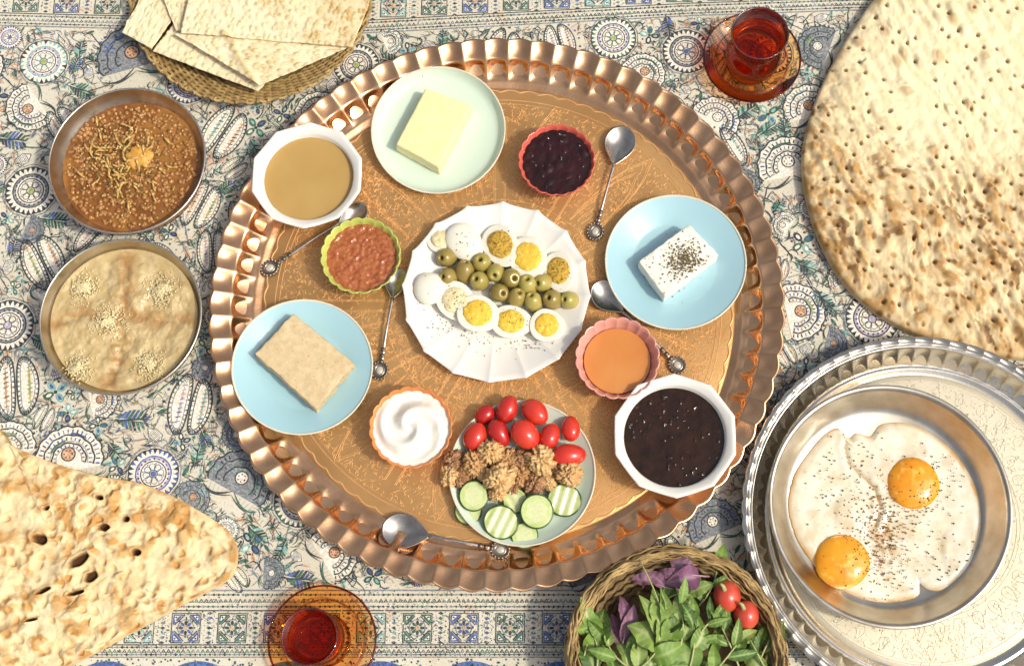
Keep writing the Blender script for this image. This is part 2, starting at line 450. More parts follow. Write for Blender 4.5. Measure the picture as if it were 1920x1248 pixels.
M['leaf'] = PM("basil_leaf", (0.085, 0.185, 0.02), 0.55, col2=(0.17, 0.28, 0.04), nscale=40, bump=0.25, bscale=220, attrs=[("vein", (0.24, 0.34, 0.09))], orand=(0.035, 0.09, 0.015))
M['leaf_pale'] = PM("pale_leaf", (0.18, 0.29, 0.05), 0.55, col2=(0.27, 0.37, 0.09), nscale=40, bump=0.25, bscale=220, attrs=[("vein", (0.40, 0.47, 0.20))], orand=(0.10, 0.19, 0.03))
M['leaf_purple'] = PM("purple_basil_leaf", (0.17, 0.055, 0.13), 0.55, col2=(0.24, 0.12, 0.17), nscale=50, bump=0.25, bscale=220, attrs=[("vein", (0.30, 0.17, 0.24))])
M['stem'] = PM("herb_stem", (0.36, 0.42, 0.14), 0.45, col2=(0.42, 0.40, 0.20), nscale=60)
M['stem_purple'] = PM("purple_herb_stem", (0.36, 0.22, 0.27), 0.45, nscale=60)
M['fried_white'] = PM("fried_egg_white", (0.82, 0.79, 0.69), 0.2, col2=(0.70, 0.635, 0.47), nscale=46, sss=0.2, coat=0.4, bump=0.15, bscale=180,
                      attrs=[("brown", (0.55, 0.30, 0.09))])
M['fried_yolk'] = PM("fried_yolk", (0.83, 0.37, 0.015), 0.2, col2=(0.78, 0.27, 0.008), nscale=45, coat=0.5, sss=0.15, bump=0.15, bscale=200, spots=[((0.86, 0.58, 0.12), 75, 0.56, 0.74)])
M['amber_glass'] = thin_glass("amber_saucer_glass", (0.97, 0.66, 0.33), (0.55, 0.14, 0.03))
M['amber_edge'] = thin_glass("amber_saucer_edge", (0.62, 0.20, 0.06), (0.25, 0.05, 0.015))
M['clear_glass'] = thin_glass("clear_tea_glass", (0.97, 0.95, 0.92), (0.42, 0.30, 0.23))
def tea_mat():
    m = bpy.data.materials.new("black_tea"); m.use_nodes = True
    nt = m.node_tree; nt.nodes.clear()
    o = nt.nodes.new("ShaderNodeOutputMaterial")
    t = nt.nodes.new("ShaderNodeBsdfTransparent"); t.inputs[0].default_value = (0.90, 0.33, 0.075, 1)
    d = nt.nodes.new("ShaderNodeBsdfTranslucent"); d.inputs[0].default_value = (0.62, 0.10, 0.02, 1)
    a = nt.nodes.new("ShaderNodeMixShader"); a.inputs[0].default_value = 0.22
    nt.links.new(t.outputs[0], a.inputs[1]); nt.links.new(d.outputs[0], a.inputs[2])
    g = nt.nodes.new("ShaderNodeBsdfGlossy"); g.inputs["Roughness"].default_value = 0.03
    fr = nt.nodes.new("ShaderNodeFresnel"); fr.inputs[0].default_value = 1.33
    b = nt.nodes.new("ShaderNodeMixShader")
    nt.links.new(fr.outputs[0], b.inputs[0]); nt.links.new(a.outputs[0], b.inputs[1]); nt.links.new(g.outputs[0], b.inputs[2])
    nt.links.new(b.outputs[0], o.inputs[0]); return m
M['tea'] = tea_mat()

# ------------------------------------------------------------------ setting: floor and printed cloth
fl = build("floor", [(-20, -20, -0.012), (20, -20, -0.012), (20, 20, -0.012), (-20, 20, -0.012)], [[0, 1, 2, 3]], M['floor'])
tag(fl, kind="structure")
def cloth_z(x, y):
    return 0.0016 * (vnoise(np.asarray(x) * 5.0, np.asarray(y) * 5.0, 5) - 0.5)
gx = np.linspace(-1.0, 0.95, 130); gy = np.linspace(-0.75, 0.75, 100)
CX, CY = np.meshgrid(gx, gy)
cz = cloth_z(CX, CY)
Vc, Fc = slab(np.stack([CX, CY, cz], 2).transpose(1, 0, 2), 0.0012)
cloth = build("tablecloth", Vc, Fc, M['cloth'])
tag(cloth, "cream cotton tablecloth block printed with green, blue and black flowers", "tablecloth")

class Print:
    """flat printed shapes, laid on the cloth in thin layers"""
    def __init__(s): s.V = []; s.F = []; s.M = []
    def poly(s, pts, m, layer=0):
        k = len(s.V); s.V.extend([(p[0], p[1], layer) for p in pts]); s.F.append(list(range(k, k + len(pts)))); s.M.append(m)
    def dot(s, c, r, m, layer=1, n=6, e=1.0, a=0.0):
        ca, sa = math.cos(a), math.sin(a)
        P = []
        for i in range(n):
            u = r * math.cos(TAU * i / n); v = r * e * math.sin(TAU * i / n)
            P.append((c[0] + u * ca - v * sa, c[1] + u * sa + v * ca))
        s.poly(P, m, layer)
    def stroke(s, pts, w, m, layer=1, taper=False, closed=False):
        P = np.asarray(pts, float)
        if closed: P = np.vstack([P, P[:1]])
        n = len(P)
        T = np.gradient(P, axis=0); T /= np.maximum(np.hypot(T[:, 0], T[:, 1])[:, None], 1e-9)
        N = np.stack([-T[:, 1], T[:, 0]], 1)
        ww = np.full(n, w / 2)
        if taper: ww = ww * (0.15 + 0.85 * np.sin(np.linspace(0.12, PI - 0.12, n)))
        A = P + N * ww[:, None]; B = P - N * ww[:, None]
        k = len(s.V)
        for i in range(n): s.V.append((A[i][0], A[i][1], layer)); s.V.append((B[i][0], B[i][1], layer))
        for i in range(n - 1): s.F.append([k + 2 * i, k + 2 * i + 1, k + 2 * i + 3, k + 2 * i + 2]); s.M.append(m)
    def ring(s, c, r, w, m, layer=1, n=40, wob=0.0, nw=10, ph=0.0, a0=0.0, a1=TAU):
        full = abs(a1 - a0 - TAU) < 1e-6
        t = np.linspace(a0, a1, n, endpoint=not full)
        rr = r * (1 + wob * np.abs(np.sin(nw * t / 2 + ph)))
        s.stroke(np.stack([c[0] + rr * np.cos(t), c[1] + rr * np.sin(t)], 1), w, m, layer, closed=full)
    def disc(s, c, r, m, layer=0, n=32, wob=0.0, nw=10): 
        t = np.arange(n) * TAU / n; rr = r * (1 + wob * np.abs(np.sin(nw * t / 2)))
        s.poly(list(zip(c[0] + rr * np.cos(t), c[1] + rr * np.sin(t))), m, layer)
    def build(s, name, parent, step=0.00012):
        V = np.array(s.V)
        V[:, 2] = cloth_z(V[:, 0], V[:, 1]) + 0.0005 + V[:, 2] * step
        o = build(name, V, s.F, INKS, parent, False, s.M)
        return tag(o, kind="stuff")
PR = Print()
K, GR, BL, TN, TL, CR, OL, LI, GY = range(9)
pr = random.Random(5)
def rosette(c, r, dark=False):
    band = K if dark else pr.choice([GR, GR, BL, K, TL])
    PR.disc(c, r * 1.0, CR, 0, wob=0.04)
    PR.ring(c, r * 1.06, r * 0.035, GY, 1, wob=0.05, nw=10)
    PR.ring(c, r * 0.97, r * 0.05, K, 1, wob=0.03, nw=10)
    n = 28
    for i in range(n):
        a = TAU * i / n; b = PI / n * 0.8
        PR.poly([(c[0] + r * .98 * math.cos(a - b), c[1] + r * .98 * math.sin(a - b)), (c[0] + r * .98 * math.cos(a + b), c[1] + r * .98 * math.sin(a + b)),
                 (c[0] + r * .78 * math.cos(a), c[1] + r * .78 * math.sin(a))], pr.choice([K, band, band]), 1)
    PR.ring(c, r * 0.70, r * 0.05, band, 1, n=32)
    PR.ring(c, r * 0.63, r * 0.10, GY if dark else LI, 0.5, n=32)
    for i in range(20):
        a = TAU * i / 20
        PR.dot((c[0] + r * .60 * math.cos(a), c[1] + r * .60 * math.sin(a)), r * .045, K if i % 2 else band, 2, 5)
    PR.ring(c, r * 0.50, r * 0.045, K, 1, n=28)
    for i in range(8):
        a = TAU * i / 8 + .2
        p = (c[0] + r * .28 * math.cos(a), c[1] + r * .28 * math.sin(a))
        PR.ring(p, r * .13, r * .035, band if i % 2 else GY, 2, n=10)
        PR.dot((c[0] + r * .42 * math.cos(a + .4), c[1] + r * .42 * math.sin(a + .4)), r * .035, K, 2, 4)
    PR.disc(c, r * .12, pr.choice([BL, OL, LI]), 1, n=10); PR.ring(c, r * .15, r * .03, K, 2, n=12)
def T2(c, a, s):
    ca, sa = math.cos(a) * s, math.sin(a) * s
    return lambda u, v: (c[0] + u * ca - v * sa, c[1] + u * sa + v * ca)
def peony(c, r, ang, dark=False):
    f = T2(c, ang, r)
    cols = [K, pr.choice([GR, BL, TL]), K, pr.choice([LI, GR, OL])]
    def arc(rad, squash=1.0, a0=-0.35, a1=PI + 0.35, n=30, sc=0.0, nsc=9, oy=0.0):
        t = np.linspace(a0, a1, n); rr = rad * (1 + sc * np.abs(np.sin(nsc * (t - a0) / (a1 - a0) * PI)))
        return [f(q * math.cos(u), oy + q * squash * math.sin(u)) for q, u in zip(rr, t)]
    PR.poly(arc(1.0, sc=.05), CR if not dark else GY, 0)
    for k, rad in enumerate((1.0, 0.74, 0.50)):
        PR.stroke(arc(rad, sc=0.06, nsc=9 - 2 * k, n=44), r * .05, K, 2)
        n = 24 - 5 * k
        for i in range(n):
            u = -0.3 + (PI + 0.6) * i / (n - 1)
            PR.stroke([f(rad * .95 * math.cos(u), rad * .95 * math.sin(u)), f(rad * .82 * math.cos(u), rad * .82 * math.sin(u))], r * .045, pr.choice([K, cols[1], GY]), 2)
        if k < 2:
            u0 = pr.uniform(-.2, PI * .6)
            t = np.linspace(u0, u0 + pr.uniform(.5, 1.3), 10)
            PR.stroke([f(rad * .80 * math.cos(u), rad * .80 * math.sin(u)) for u in t], r * .09, cols[3] if k else cols[1], 1)
        PR.stroke(arc(rad * .78, n=30), r * .025, GY, 2)
    for i in range(22):
        u = -0.35 + (PI + 0.7) * i / 21
        PR.dot(f(1.10 * math.cos(u), 1.10 * math.sin(u)), r * .05, pr.choice([K, GY, cols[1]]), 1, 5)
    PR.disc(f(0, .18), r * .20, TN if pr.random() < .5 else CR, 1, 14); PR.ring(f(0, .18), r * .21, r * .04, K, 2, 18)
    for i in range(7): PR.dot(f(.12 * math.cos(i), .18 + .12 * math.sin(i)), r * .03, K, 3, 4)
    for sg in (-1, 1):
        PR.stroke([f(sg * u, -.30 - .35 * math.sin(u * 2.4)) for u in np.linspace(.05, 1.0, 12)], r * .07, GR if sg > 0 else K, 2, True)
        PR.stroke([f(sg * u, -.45 - .25 * math.sin(u * 2.2)) for u in np.linspace(.0, .7, 10)], r * .04, K, 2, True)
        for q in range(5): PR.stroke([f(sg * (.2 + .15 * q), -.38), f(sg * (.15 + .15 * q), -.6)], r * .03, GY, 1, True)
def paisley(c, r, ang):
    f = T2(c, ang, r)
    for off, ln in ((-.38, 1.0), (.34, .92)):
        t = np.linspace(0, TAU, 34, endpoint=False)
        P = [f(off + .33 * math.cos(u) + .12 * math.sin(u) ** 2 * (1 if off < 0 else -1), ln * math.sin(u)) for u in t]
        PR.poly(P, CR, 0); PR.stroke(P, r * .05, K, 2, closed=True)
        Q = [f(off + .22 * math.cos(u) + .10 * math.sin(u) ** 2 * (1 if off < 0 else -1), ln * .84 * math.sin(u)) for u in t]
        PR.stroke(Q, r * .03, pr.choice([K, GR, GY]), 2, closed=True)
        for u in np.linspace(0, TAU, 34, endpoint=False):
            PR.stroke([f(off + .31 * math.cos(u) + .12 * math.sin(u) ** 2 * (1 if off < 0 else -1), ln * .97 * math.sin(u)),
                       f(off + .25 * math.cos(u) + .10 * math.sin(u) ** 2 * (1 if off < 0 else -1), ln * .88 * math.sin(u))], r * .045, pr.choice([K, K, GR, GY]), 2)
        for v in np.linspace(-.6, .6, 9):
            PR.stroke([f(off - .02, v * ln), f(off + .14, v * ln + .05)], r * .035, pr.choice([K, TN, GY]), 2)
        PR.stroke([f(off + .05, v) for v in np.linspace(-.7 * ln, .7 * ln, 8)], r * .08, pr.choice([TN, LI, OL, TL]), 1, True)
    for i in range(16):
        u = TAU * i / 16
        PR.dot(f(.88 * math.cos(u), 1.08 * math.sin(u)), r * .055, pr.choice([K, GR, BL, GY]), 1, 5)
def feather(c, l, ang, m1=None, m2=None):
    f = T2(c, ang, l); m1 = GR if m1 is None else m1
    PR.stroke([f(u, .06 * math.sin(3 * u)) for u in np.linspace(-.5, .5, 8)], l * .05, K, 2, True)
    for i in range(8):
        u = -.42 + .11 * i; w = .24 * math.sin(PI * (i + 1.2) / 9.5) + .05
        for sg in (-1, 1):
            PR.poly([f(u, sg * .02), f(u + .10, sg * .02), f(u + .20, sg * w), f(u + .13, sg * w * .98)], pr.choice([m1, m1, K, m2 if m2 is not None else TL]), 1)
    PR.stroke([f(u, -.02 + .3 * (u + .5) ** 2 - .3) for u in np.linspace(-.5, .6, 8)], l * .03, GY, 1, True)
def fourpetal(c, r, a):
    for i in range(4):
        q = a + i * PI / 2 + pr.uniform(-.1, .1)
        p = (c[0] + r * .55 * math.cos(q), c[1] + r * .55 * math.sin(q))
        PR.dot(p, r * .42, pr.choice([GR, K, TL]), 1, 10, .62, q); PR.dot(p, r * .22, pr.choice([TL, BL, CR]), 2, 8, .55, q)
        q2 = q + PI / 4
        PR.dot((c[0] + r * .8 * math.cos(q2), c[1] + r * .8 * math.sin(q2)), r * .10, K, 1, 5)
    PR.dot(c, r * .14, K, 3, 7)
def leaf(c, l, a, m):
    f = T2(c, a, l)
    up = [(u, .20 * math.sin(PI * (u + .5)) ** .8) for u in np.linspace(-.5, .5, 7)]
    PR.poly([f(u, v) for u, v in up] + [f(u, -v * .75) for u, v in up[-2:0:-1]], m, 1)
    PR.stroke([f(-.75, -.08), f(-.4, 0), f(0, .02), f(.45, 0)], l * .05, K if m != K else CR, 2)
def vine(c, l, a):
    f = T2(c, a, l); sg = pr.choice([-1, 1])
    PR.stroke([f(u, sg * .22 * math.sin(PI * u * 1.1)) for u in np.linspace(-.6, .6, 14)], l * .05, pr.choice([K, GY, GR]), 1, True)
    t = np.linspace(0, 4.6, 16)
    PR.stroke([f(.55 + (.20 - .035 * q) * math.cos(q) - .2, sg * (.12 + (.20 - .035 * q) * math.sin(q))) for q in t], l * .045, K, 1, True)
    for u in (-.35, -.1, .2):
        PR.stroke([f(u, sg * .2 * math.sin(PI * u)), f(u + .12, sg * (.2 * math.sin(PI * u) + .14))], l * .07, pr.choice([GR, K, TN, BL]), 1, True)
def hatchbud(c, r, a):
    f = T2(c, a, r)
    PR.poly([f(.9, 0), f(.3, .5), f(-.6, .45), f(-.8, 0), f(-.6, -.45), f(.3, -.5)], CR, 0)
    PR.stroke([f(.9, 0), f(.3, .5), f(-.6, .45), f(-.8, 0), f(-.6, -.45), f(.3, -.5)], r * .07, K, 1, closed=True)
    for q in np.linspace(-.6, .4, 8): PR.stroke([f(q, -.4), f(q + .06, .4)], r * .06, pr.choice([K, GR, BL, GY]), 1)
BTM = W(700, 1107)[1]
def top_line(x):   # the upper border is not laid quite straight
    xs = [W(0, 48)[0], W(650, 64)[0], W(1300, 30)[0], W(1600, 20)[0]]
    ys = [W(0, 48)[1], W(650, 64)[1], W(1300, 30)[1], W(1600, 20)[1]]
    return float(np.interp(x, xs, ys))
S = 1 / 1600.0
placed = []
def hidden(x, y, m=0.0):
    for (hx, hy, hr) in HID:
        if math.hypot(x - hx, y - hy) < hr - m: return True
    return False
TRC = W(932, 562, 0.03); TRR = 530 * MPP(932, 562, 0.03)
STC = W(1742, 966, 0.035); STR = 346 * MPP(1742, 966, 0.035)
HID = [(*TRC, TRR * 0.86), (*STC, STR * 0.86), (*W(1830, 330), 0.17), (*W(100, 1060), 0.11), (*W(238, 300), 0.06), (*W(226, 592), 0.06)]
def put(fn, px, py, r, *a):
    x, y = W(px, py); r = r * MPP(px, py) * 1.06
    placed.append((x, y, r * (.36 if fn is feather else .8 if fn in (fourpetal, paisley) else 1.06))); fn((x, y), r, *a)
for (px, py, r, dk) in ((82, 116, 42, 0), (58, 358, 45, 1), (15, 610, 46, 1), (288, 888, 45, 0), (1635, 598, 47, 0), (1287, 97, 42, 1), (1150, 72, 40, 0), (668, 122, 40, 1)):
    put(rosette, px, py, r, bool(dk))
for (px, py, r, a, dk) in ((250, 108, 60, .3, 1), (130, 862, 58, .2, 0), (448, 905, 55, -.5, 1), (1480, 312, 54, .2, 0), (1492, 585, 50, -1.4, 0), (1560, 1010, 50, 1, 1),
                       (620, 1040, 46, -1.0, 0), (1340, 985, 46, .4, 1), (60, 200, 44, 2.2, 0), (1205, 140, 38, -.6, 0), (1340, 225, 42, -.8, 0), (1540, 90, 40, 1.2, 1), (1500, 760, 42, .6, 1)):
    put(peony, px, py, r, a, bool(dk))
for (px, py, r, a) in ((82, 490, 52, .5), (420, 250, 52, -.5), (32, 725, 58, .15), (358, 760, 55, -.15), (378, 385, 46, -.4), (400, 470, 40, .1), (120, 235, 38, .6), (1365, 280, 44, .5)):
    put(paisley, px, py, r, a)
for (px, py, l, a, m2) in ((150, 168, 50, -.45, None), (245, 787, 66, -.1, BL), (20, 262, 60, -.2, BL), (100, 412, 54, -.2, BL), (1396, 212, 48, .5, None), (1436, 245, 46, .55, None), (560, 1085, 60, -.2, BL),
                       (215, 845, 44, -.9, None), (370, 855, 44, 1.3, None), (1540, 560, 48, -.8, None), (1510, 500, 50, -.5, None), (1555, 575, 40, -.9, None), (150, 95, 40, 1.4, None), (75, 640, 46, -.6, BL), (480, 1000, 50, -.9, None), (1450, 620, 44, 1.2, None)):
    put(feather, px, py, l, a, GR, m2)
for (px, py, r) in ((105, 735, 30), (472, 1018, 30), (1505, 455, 30), (1440, 215, 28), (480, 240, 28), (700, 1080, 24)):
    put(fourpetal, px, py, r * 0.8, .6)
X0, X1 = W(-60, 1300)[0] - .1, W(2000, 0)[0] + .06
SDX, SDY, SDH = X0 - .05, BTM - .15, .001
SD = np.full((int((X1 - X0 + .1) / SDH), int(1.1 / SDH)), .2)
def occupy(x, y, r):
    i0 = int((x - r - .05 - SDX) / SDH); i1 = int((x + r + .05 - SDX) / SDH); j0 = int((y - r - .05 - SDY) / SDH); j1 = int((y + r + .05 - SDY) / SDH)
    i0, i1, j0, j1 = max(0, i0), min(SD.shape[0], i1), max(0, j0), min(SD.shape[1], j1)
    if i1 <= i0 or j1 <= j0: return
    X_, Y_ = np.meshgrid(SDX + np.arange(i0, i1) * SDH, SDY + np.arange(j0, j1) * SDH, indexing='ij')
    SD[i0:i1, j0:j1] = np.minimum(SD[i0:i1, j0:j1], np.hypot(X_ - x, Y_ - y) - r)
for q in placed: occupy(*q)
def free(x, y, r):
    i = int((x - SDX) / SDH); j = int((y - SDY) / SDH)
    return 0 <= i < SD.shape[0] and 0 <= j < SD.shape[1] and SD[i, j] > r
def fill(n, r0, r1, fns, rel=1.0):
    for _ in range(int(n * 1.6)):
        x = pr.uniform(X0, X1); y = pr.uniform(BTM + 0.005, top_line(x) - 0.004); r = pr.uniform(r0, r1)
        if y - r * .8 < BTM or y + r * .8 > top_line(x) or hidden(x, y, r) or not free(x, y, r * rel): continue
        occupy(x, y, r * rel); pr.choice(fns)((x, y), r)
fill(5000, .026, .032, [lambda c, r: peony(c, r, pr.uniform(-1.2, 1.2), pr.random() < .4), lambda c, r: rosette(c, r * .9, pr.random() < .4), lambda c, r: paisley(c, r, pr.uniform(-.8, .8))], 1.05)
fill(7000, .016, .023, [lambda c, r: peony(c, r, pr.uniform(-2, 2), pr.random() < .4), lambda c, r: rosette(c, r * .9, pr.random() < .3), lambda c, r: paisley(c, r * .95, pr.uniform(-1, 1))], .92)
fill(12000, .009, .014, [lambda c, r: feather(c, r * 2.5, pr.uniform(0, TAU), pr.choice([GR, K, GR]), pr.choice([None, BL])), lambda c, r: fourpetal(c, r, pr.uniform(0, 2)),
                        lambda c, r: hatchbud(c, r, pr.uniform(0, TAU)), lambda c, r: vine(c, r * 2.5, pr.uniform(0, TAU)), lambda c, r: vine(c, r * 2.7, pr.uniform(0, TAU))], .74)
fill(26000, .0035, .007, [lambda c, r: leaf(c, r * 2.1, pr.uniform(0, TAU), pr.choice([GR, K, TN, TL, GR, GY])), lambda c, r: vine(c, r * 3.0, pr.uniform(0, TAU)),
                        lambda c, r: PR.stroke([(c[0] + r * math.cos(u), c[1] + r * math.sin(u)) for u in np.linspace(0, 2.6, 7)], r * .22, pr.choice([K, TN, GY]), 1, True)], .55)
def swirl(n, l0, l1, w0, w1, gap, cols):
    for _ in range(n):
        x = pr.uniform(X0, X1); y = pr.uniform(BTM + .004, top_line(x) - .004)
        if hidden(x, y) or not free(x, y, gap): continue
        a = TAU * float(fbm(np.array(x * 13), np.array(y * 13), 44)) * 2.2 + pr.choice([0, 0, PI / 2]); L = pr.uniform(l0, l1); cu = pr.uniform(-160, 160); P = [(x, y)]
        for q in range(7):
            a += cu * L / 7; x += L / 7 * math.cos(a); y += L / 7 * math.sin(a)
            if not free(x, y, gap) or y < BTM + .002 or y > top_line(x) - .002: break
            P.append((x, y))
        if len(P) < 4: continue
        m = pr.choice(cols)
        PR.stroke(P, pr.uniform(w0, w1), m, 1, True)
        if pr.random() < .45:
            Q = [(p[0] + .0016, p[1] + .0012) for p in P]
            PR.stroke(Q, w0 * .8, pr.choice([K, GY]), 1, True)
swirl(14000, .010, .024, .0007, .0016, -.0035, [K, GY, GR, TN, K, GY])
swirl(26000, .004, .010, .0006, .0013, -.0015, [K, GY, TN, GR, TL, BL, GY])
for _ in range(22000):
    x = pr.uniform(X0, X1); y = pr.uniform(BTM + .002, top_line(x) - .002)
    if hidden(x, y): continue
    if free(x, y, -0.0008): PR.dot((x, y), pr.uniform(.0003, .0007), pr.choice([GY, GY, TN, K]), 1, 4)
def guard(yf, x0, x1, h):
    step = .0054; n = int((x1 - x0) / step)
    for i in range(n):
        x = x0 + i * step; y = yf(x)
        for j in range(3):
            yy = y + h * (.2 + .3 * j); xx = x + (step / 2 if j % 2 else 0)
            m = pr.choice([K, K, GY, GR])
            s = step * .40 * pr.uniform(.85, 1.1)
            if j == 1:
                PR.stroke([(xx - s, yy - s), (xx, yy + s * .8), (xx + s, yy - s)], s * .55, m, 1)
                PR.dot((xx, yy - s * .7), s * .35, m, 1, 5)
            else:
                PR.poly([(xx - s, yy), (xx, yy + s * .7), (xx + s, yy), (xx, yy - s * .7)], m, 1)
                PR.dot((xx + step / 2, yy), s * .35, K, 1, 4)
def guard_lines(yf, x0, x1, offs):
    xs = np.linspace(x0, x1, 60)
    for o, w, m in offs: PR.stroke([(x, yf(x) + o) for x in xs], w, m, 1)
def blocks(yf, x0, x1, h, per, sgn):
    n = int((x1 - x0) / per)
    for i in range(n):
        x = x0 + (i + .5) * per; y = yf(x) + sgn * h / 2; q = h * .45; m = (BL, GR, TL)[i % 2 if i % 5 else 2]
        PR.stroke([(x - q, y - q), (x + q, y - q), (x + q, y + q), (x - q, y + q)], h * .035, K, 1, closed=True)
        for sx in (-1, 1):
            for sy in (-1, 1):
                PR.poly([(x + sx * q * .92, y + sy * q * .92), (x + sx * q * .92, y + sy * q * .18), (x + sx * q * .18, y + sy * q * .92)], m, 1)
                PR.poly([(x + sx * q * .82, y + sy * q * .82), (x + sx * q * .82, y + sy * q * .5), (x + sx * q * .5, y + sy * q * .82)], CR, 2)
                PR.stroke([(x + sx * q * .8, y + sy * q * .2), (x + sx * q * .2, y + sy * q * .8)], h * .03, K, 2)
                PR.dot((x + sx * q * .72, y + sy * q * .72), h * .035, K, 3, 5)
        for a in range(8):
            t = a * PI / 4
            PR.dot((x + q * .34 * math.cos(t), y + q * .34 * math.sin(t)), q * .17, (K, m)[a % 2], 2, 7, .6, t)
            PR.dot((x + q * .62 * math.cos(t), y + q * .62 * math.sin(t)), q * .07, K, 2, 4)
        PR.dot((x, y), q * .13, TN, 3, 8); PR.ring((x, y), q * .56, q * .06, GY, 2, 22)
        xm = x + per / 2
        for j in range(7):
            yy = y - q + 2 * q * j / 6
            PR.poly([(xm - per * .06, yy), (xm, yy + h * .05), (xm + per * .06, yy), (xm, yy - h * .05)], (K, GY, m)[j % 3], 1)
            PR.dot((xm - per * .10, yy + h * .07), h * .018, K, 1, 4); PR.dot((xm + per * .10, yy + h * .07), h * .018, K, 1, 4)
def arches(yf, x0, x1, sgn):
    per = .100; n = int((x1 - x0) / per) + 1
    for i in range(n):
        x = x0 + (i + .5) * per; y = yf(x)
        for k, (w, m) in enumerate(((.006, BL), (.002, K), (.003, TL), (.0016, K), (.004, BL))):
            r = .046 - .007 * k
            PR.stroke([(x + r * math.cos(t), y + sgn * (.050 - r * .95 * math.sin(t))) for t in np.linspace(0, PI, 24)], w, m, 1)
        for t in np.linspace(.1, PI - .1, 22): PR.dot((x + .0425 * math.cos(t), y + sgn * (.050 - .0400 * math.sin(t))), .0011, CR, 3, 4)
        for t in np.linspace(.1, PI - .1, 16): PR.stroke([(x + .031 * math.cos(t), y + sgn * (.050 - .030 * math.sin(t))), (x + .027 * math.cos(t), y + sgn * (.050 - .026 * math.sin(t)))], .0014, K, 2)
        for q in range(90):
            PR.dot((x + per / 2 + pr.uniform(-.05, .05), y + sgn * pr.uniform(.001, .022) * 1.0), pr.uniform(.0007, .0016), pr.choice([K, GR, BL]), 1, 5)
fB = lambda x: BTM
h1 = BTM - W(700, 1144)[1]; h2 = W(700, 1146)[1] - W(700, 1207)[1]; h3 = W(700, 1208)[1] - W(700, 1231)[1]
yB2 = W(700, 1146)[1]; yB3 = W(700, 1208)[1]; yB4 = W(700, 1233)[1]
guard_lines(fB, X0, X1, [(.0005, .0016, GY), (-h1, .0012, K), (yB3 - BTM, .0012, K), (yB4 - BTM + .001, .0012, GY)])
guard(lambda x: BTM - h1, X0, X1, h1)
blocks(lambda x: yB2, X0, X1, h2, 82 * S, -1)
guard(lambda x: yB3 - h3, X0, X1, h3)
arches(lambda x: yB4, X0, X1, -1)
guard_lines(top_line, X0, X1, [(0, .0016, GY), (h1 * .8, .0012, K), (h1 * .8 + h2 + .002, .0012, K)])
guard(top_line, X0, X1, h1 * .8)
blocks(lambda x: top_line(x) + h1 * .8 + .001, X0, X1, h2, 82 * S, 1)
guard(lambda x: top_line(x) + h1 * .8 + h2 + .003, X0, X1, h3)
for _ in range(9000):                                              # small fill between the border blocks
    x = pr.uniform(X0, X1)
    y = pr.choice([pr.uniform(yB4 + .004, BTM), pr.uniform(top_line(x), top_line(x) + .08), pr.uniform(yB2 - h2, yB2)])
    r = pr.uniform(.0006, .0013)
    PR.dot((x, y), r, pr.choice([K, GY, GY, GR, BL, CR]), 1.5, 4, pr.uniform(.4, 1), pr.uniform(0, PI))
PR.build("printed_pattern", cloth)

# ------------------------------------------------------------------ big copper tray
TZ = 0.006   # height of the tray's floor
def flute_mod(N, amps, ph=0.0):
    def f(th, i, r, z):
        dr, dz, lip = amps[i]
        u = np.abs(np.sin(N * (th + ph) / 2))         # 0 on the ridges, 1 in the middle of a flute
        c = u ** 0.95
        return r + dr * c + lip * c, z + dz * c
    return f
tray = thing("copper_tray", "large round engraved copper tray with a fluted rim", "tray", (TRC[0], TRC[1], 0))
R = TRR
fr_ = R * 0.858
# rim: inner row of cups, a crease, the outer flare and the rolled lip
rim_prof = [(fr_ - .004, .0045), (fr_, .0050), (fr_ + .003, .0075), (fr_ + .0055, .0078)]
rim_amp = [(0, 0, 0), (0, 0, 0), (.0006, 0, 0), (.0012, 0, 0)]
for t in np.linspace(0, 1, 10):
    rim_prof.append((fr_ + .007 + .020 * t, .0080 + .0175 * t ** 1.15)); a = float(sstep(0, .38, t) * (1 - .72 * sstep(.68, 1.0, t)))
    rim_amp.append((.0044 * a + .0024 * (1 - t), -.0040 * a, 0))
for t in np.linspace(.12, 1, 7):
    rim_prof.append((fr_ + .027 + (R - fr_ - .028) * t, .0255 + .0075 * t)); a = .30 + .62 * math.sin(PI * min(1, t * .8)) 
    rim_amp.append((.0014 * a, -.0038 * a, .0022 * t))
rim_prof += [(R + .0000, .0335), (R + .0016, .0335), (R + .0022, .0318), (R + .0006, .0300)]
rim_amp += [(.0036, -.0022, 0), (.0042, -.0022, 0), (.0044, -.0022, 0), (.0040, -.0022, 0)]
for t in np.linspace(0, 1, 6):
    rim_prof.append((R - .002 - (R - fr_ - .004) * t, .0290 - .0270 * t)); rim_amp.append((.003 * (1 - t), -.0015 * (1 - t), 0))
V, F = lathe(rim_prof, 72 * 14, flute_mod(72, rim_amp, math.radians(1.7)))
build("fluted_rim", V, F, M['copper'], tray)
V, F = lathe([(1e-5, TZ - .0005), (.05, TZ - .0006), (.10, TZ - .0004), (.16, TZ - .0002), (.20, TZ - .0004), (fr_ - .012, TZ - .0003), (fr_ - .006, TZ - .0012), (fr_ - .002, TZ - .0014),
              (fr_ - .002, .0012), (1e-5, .0012)], 160)
build("tray_floor", V, F, M['copper_floor'], tray)
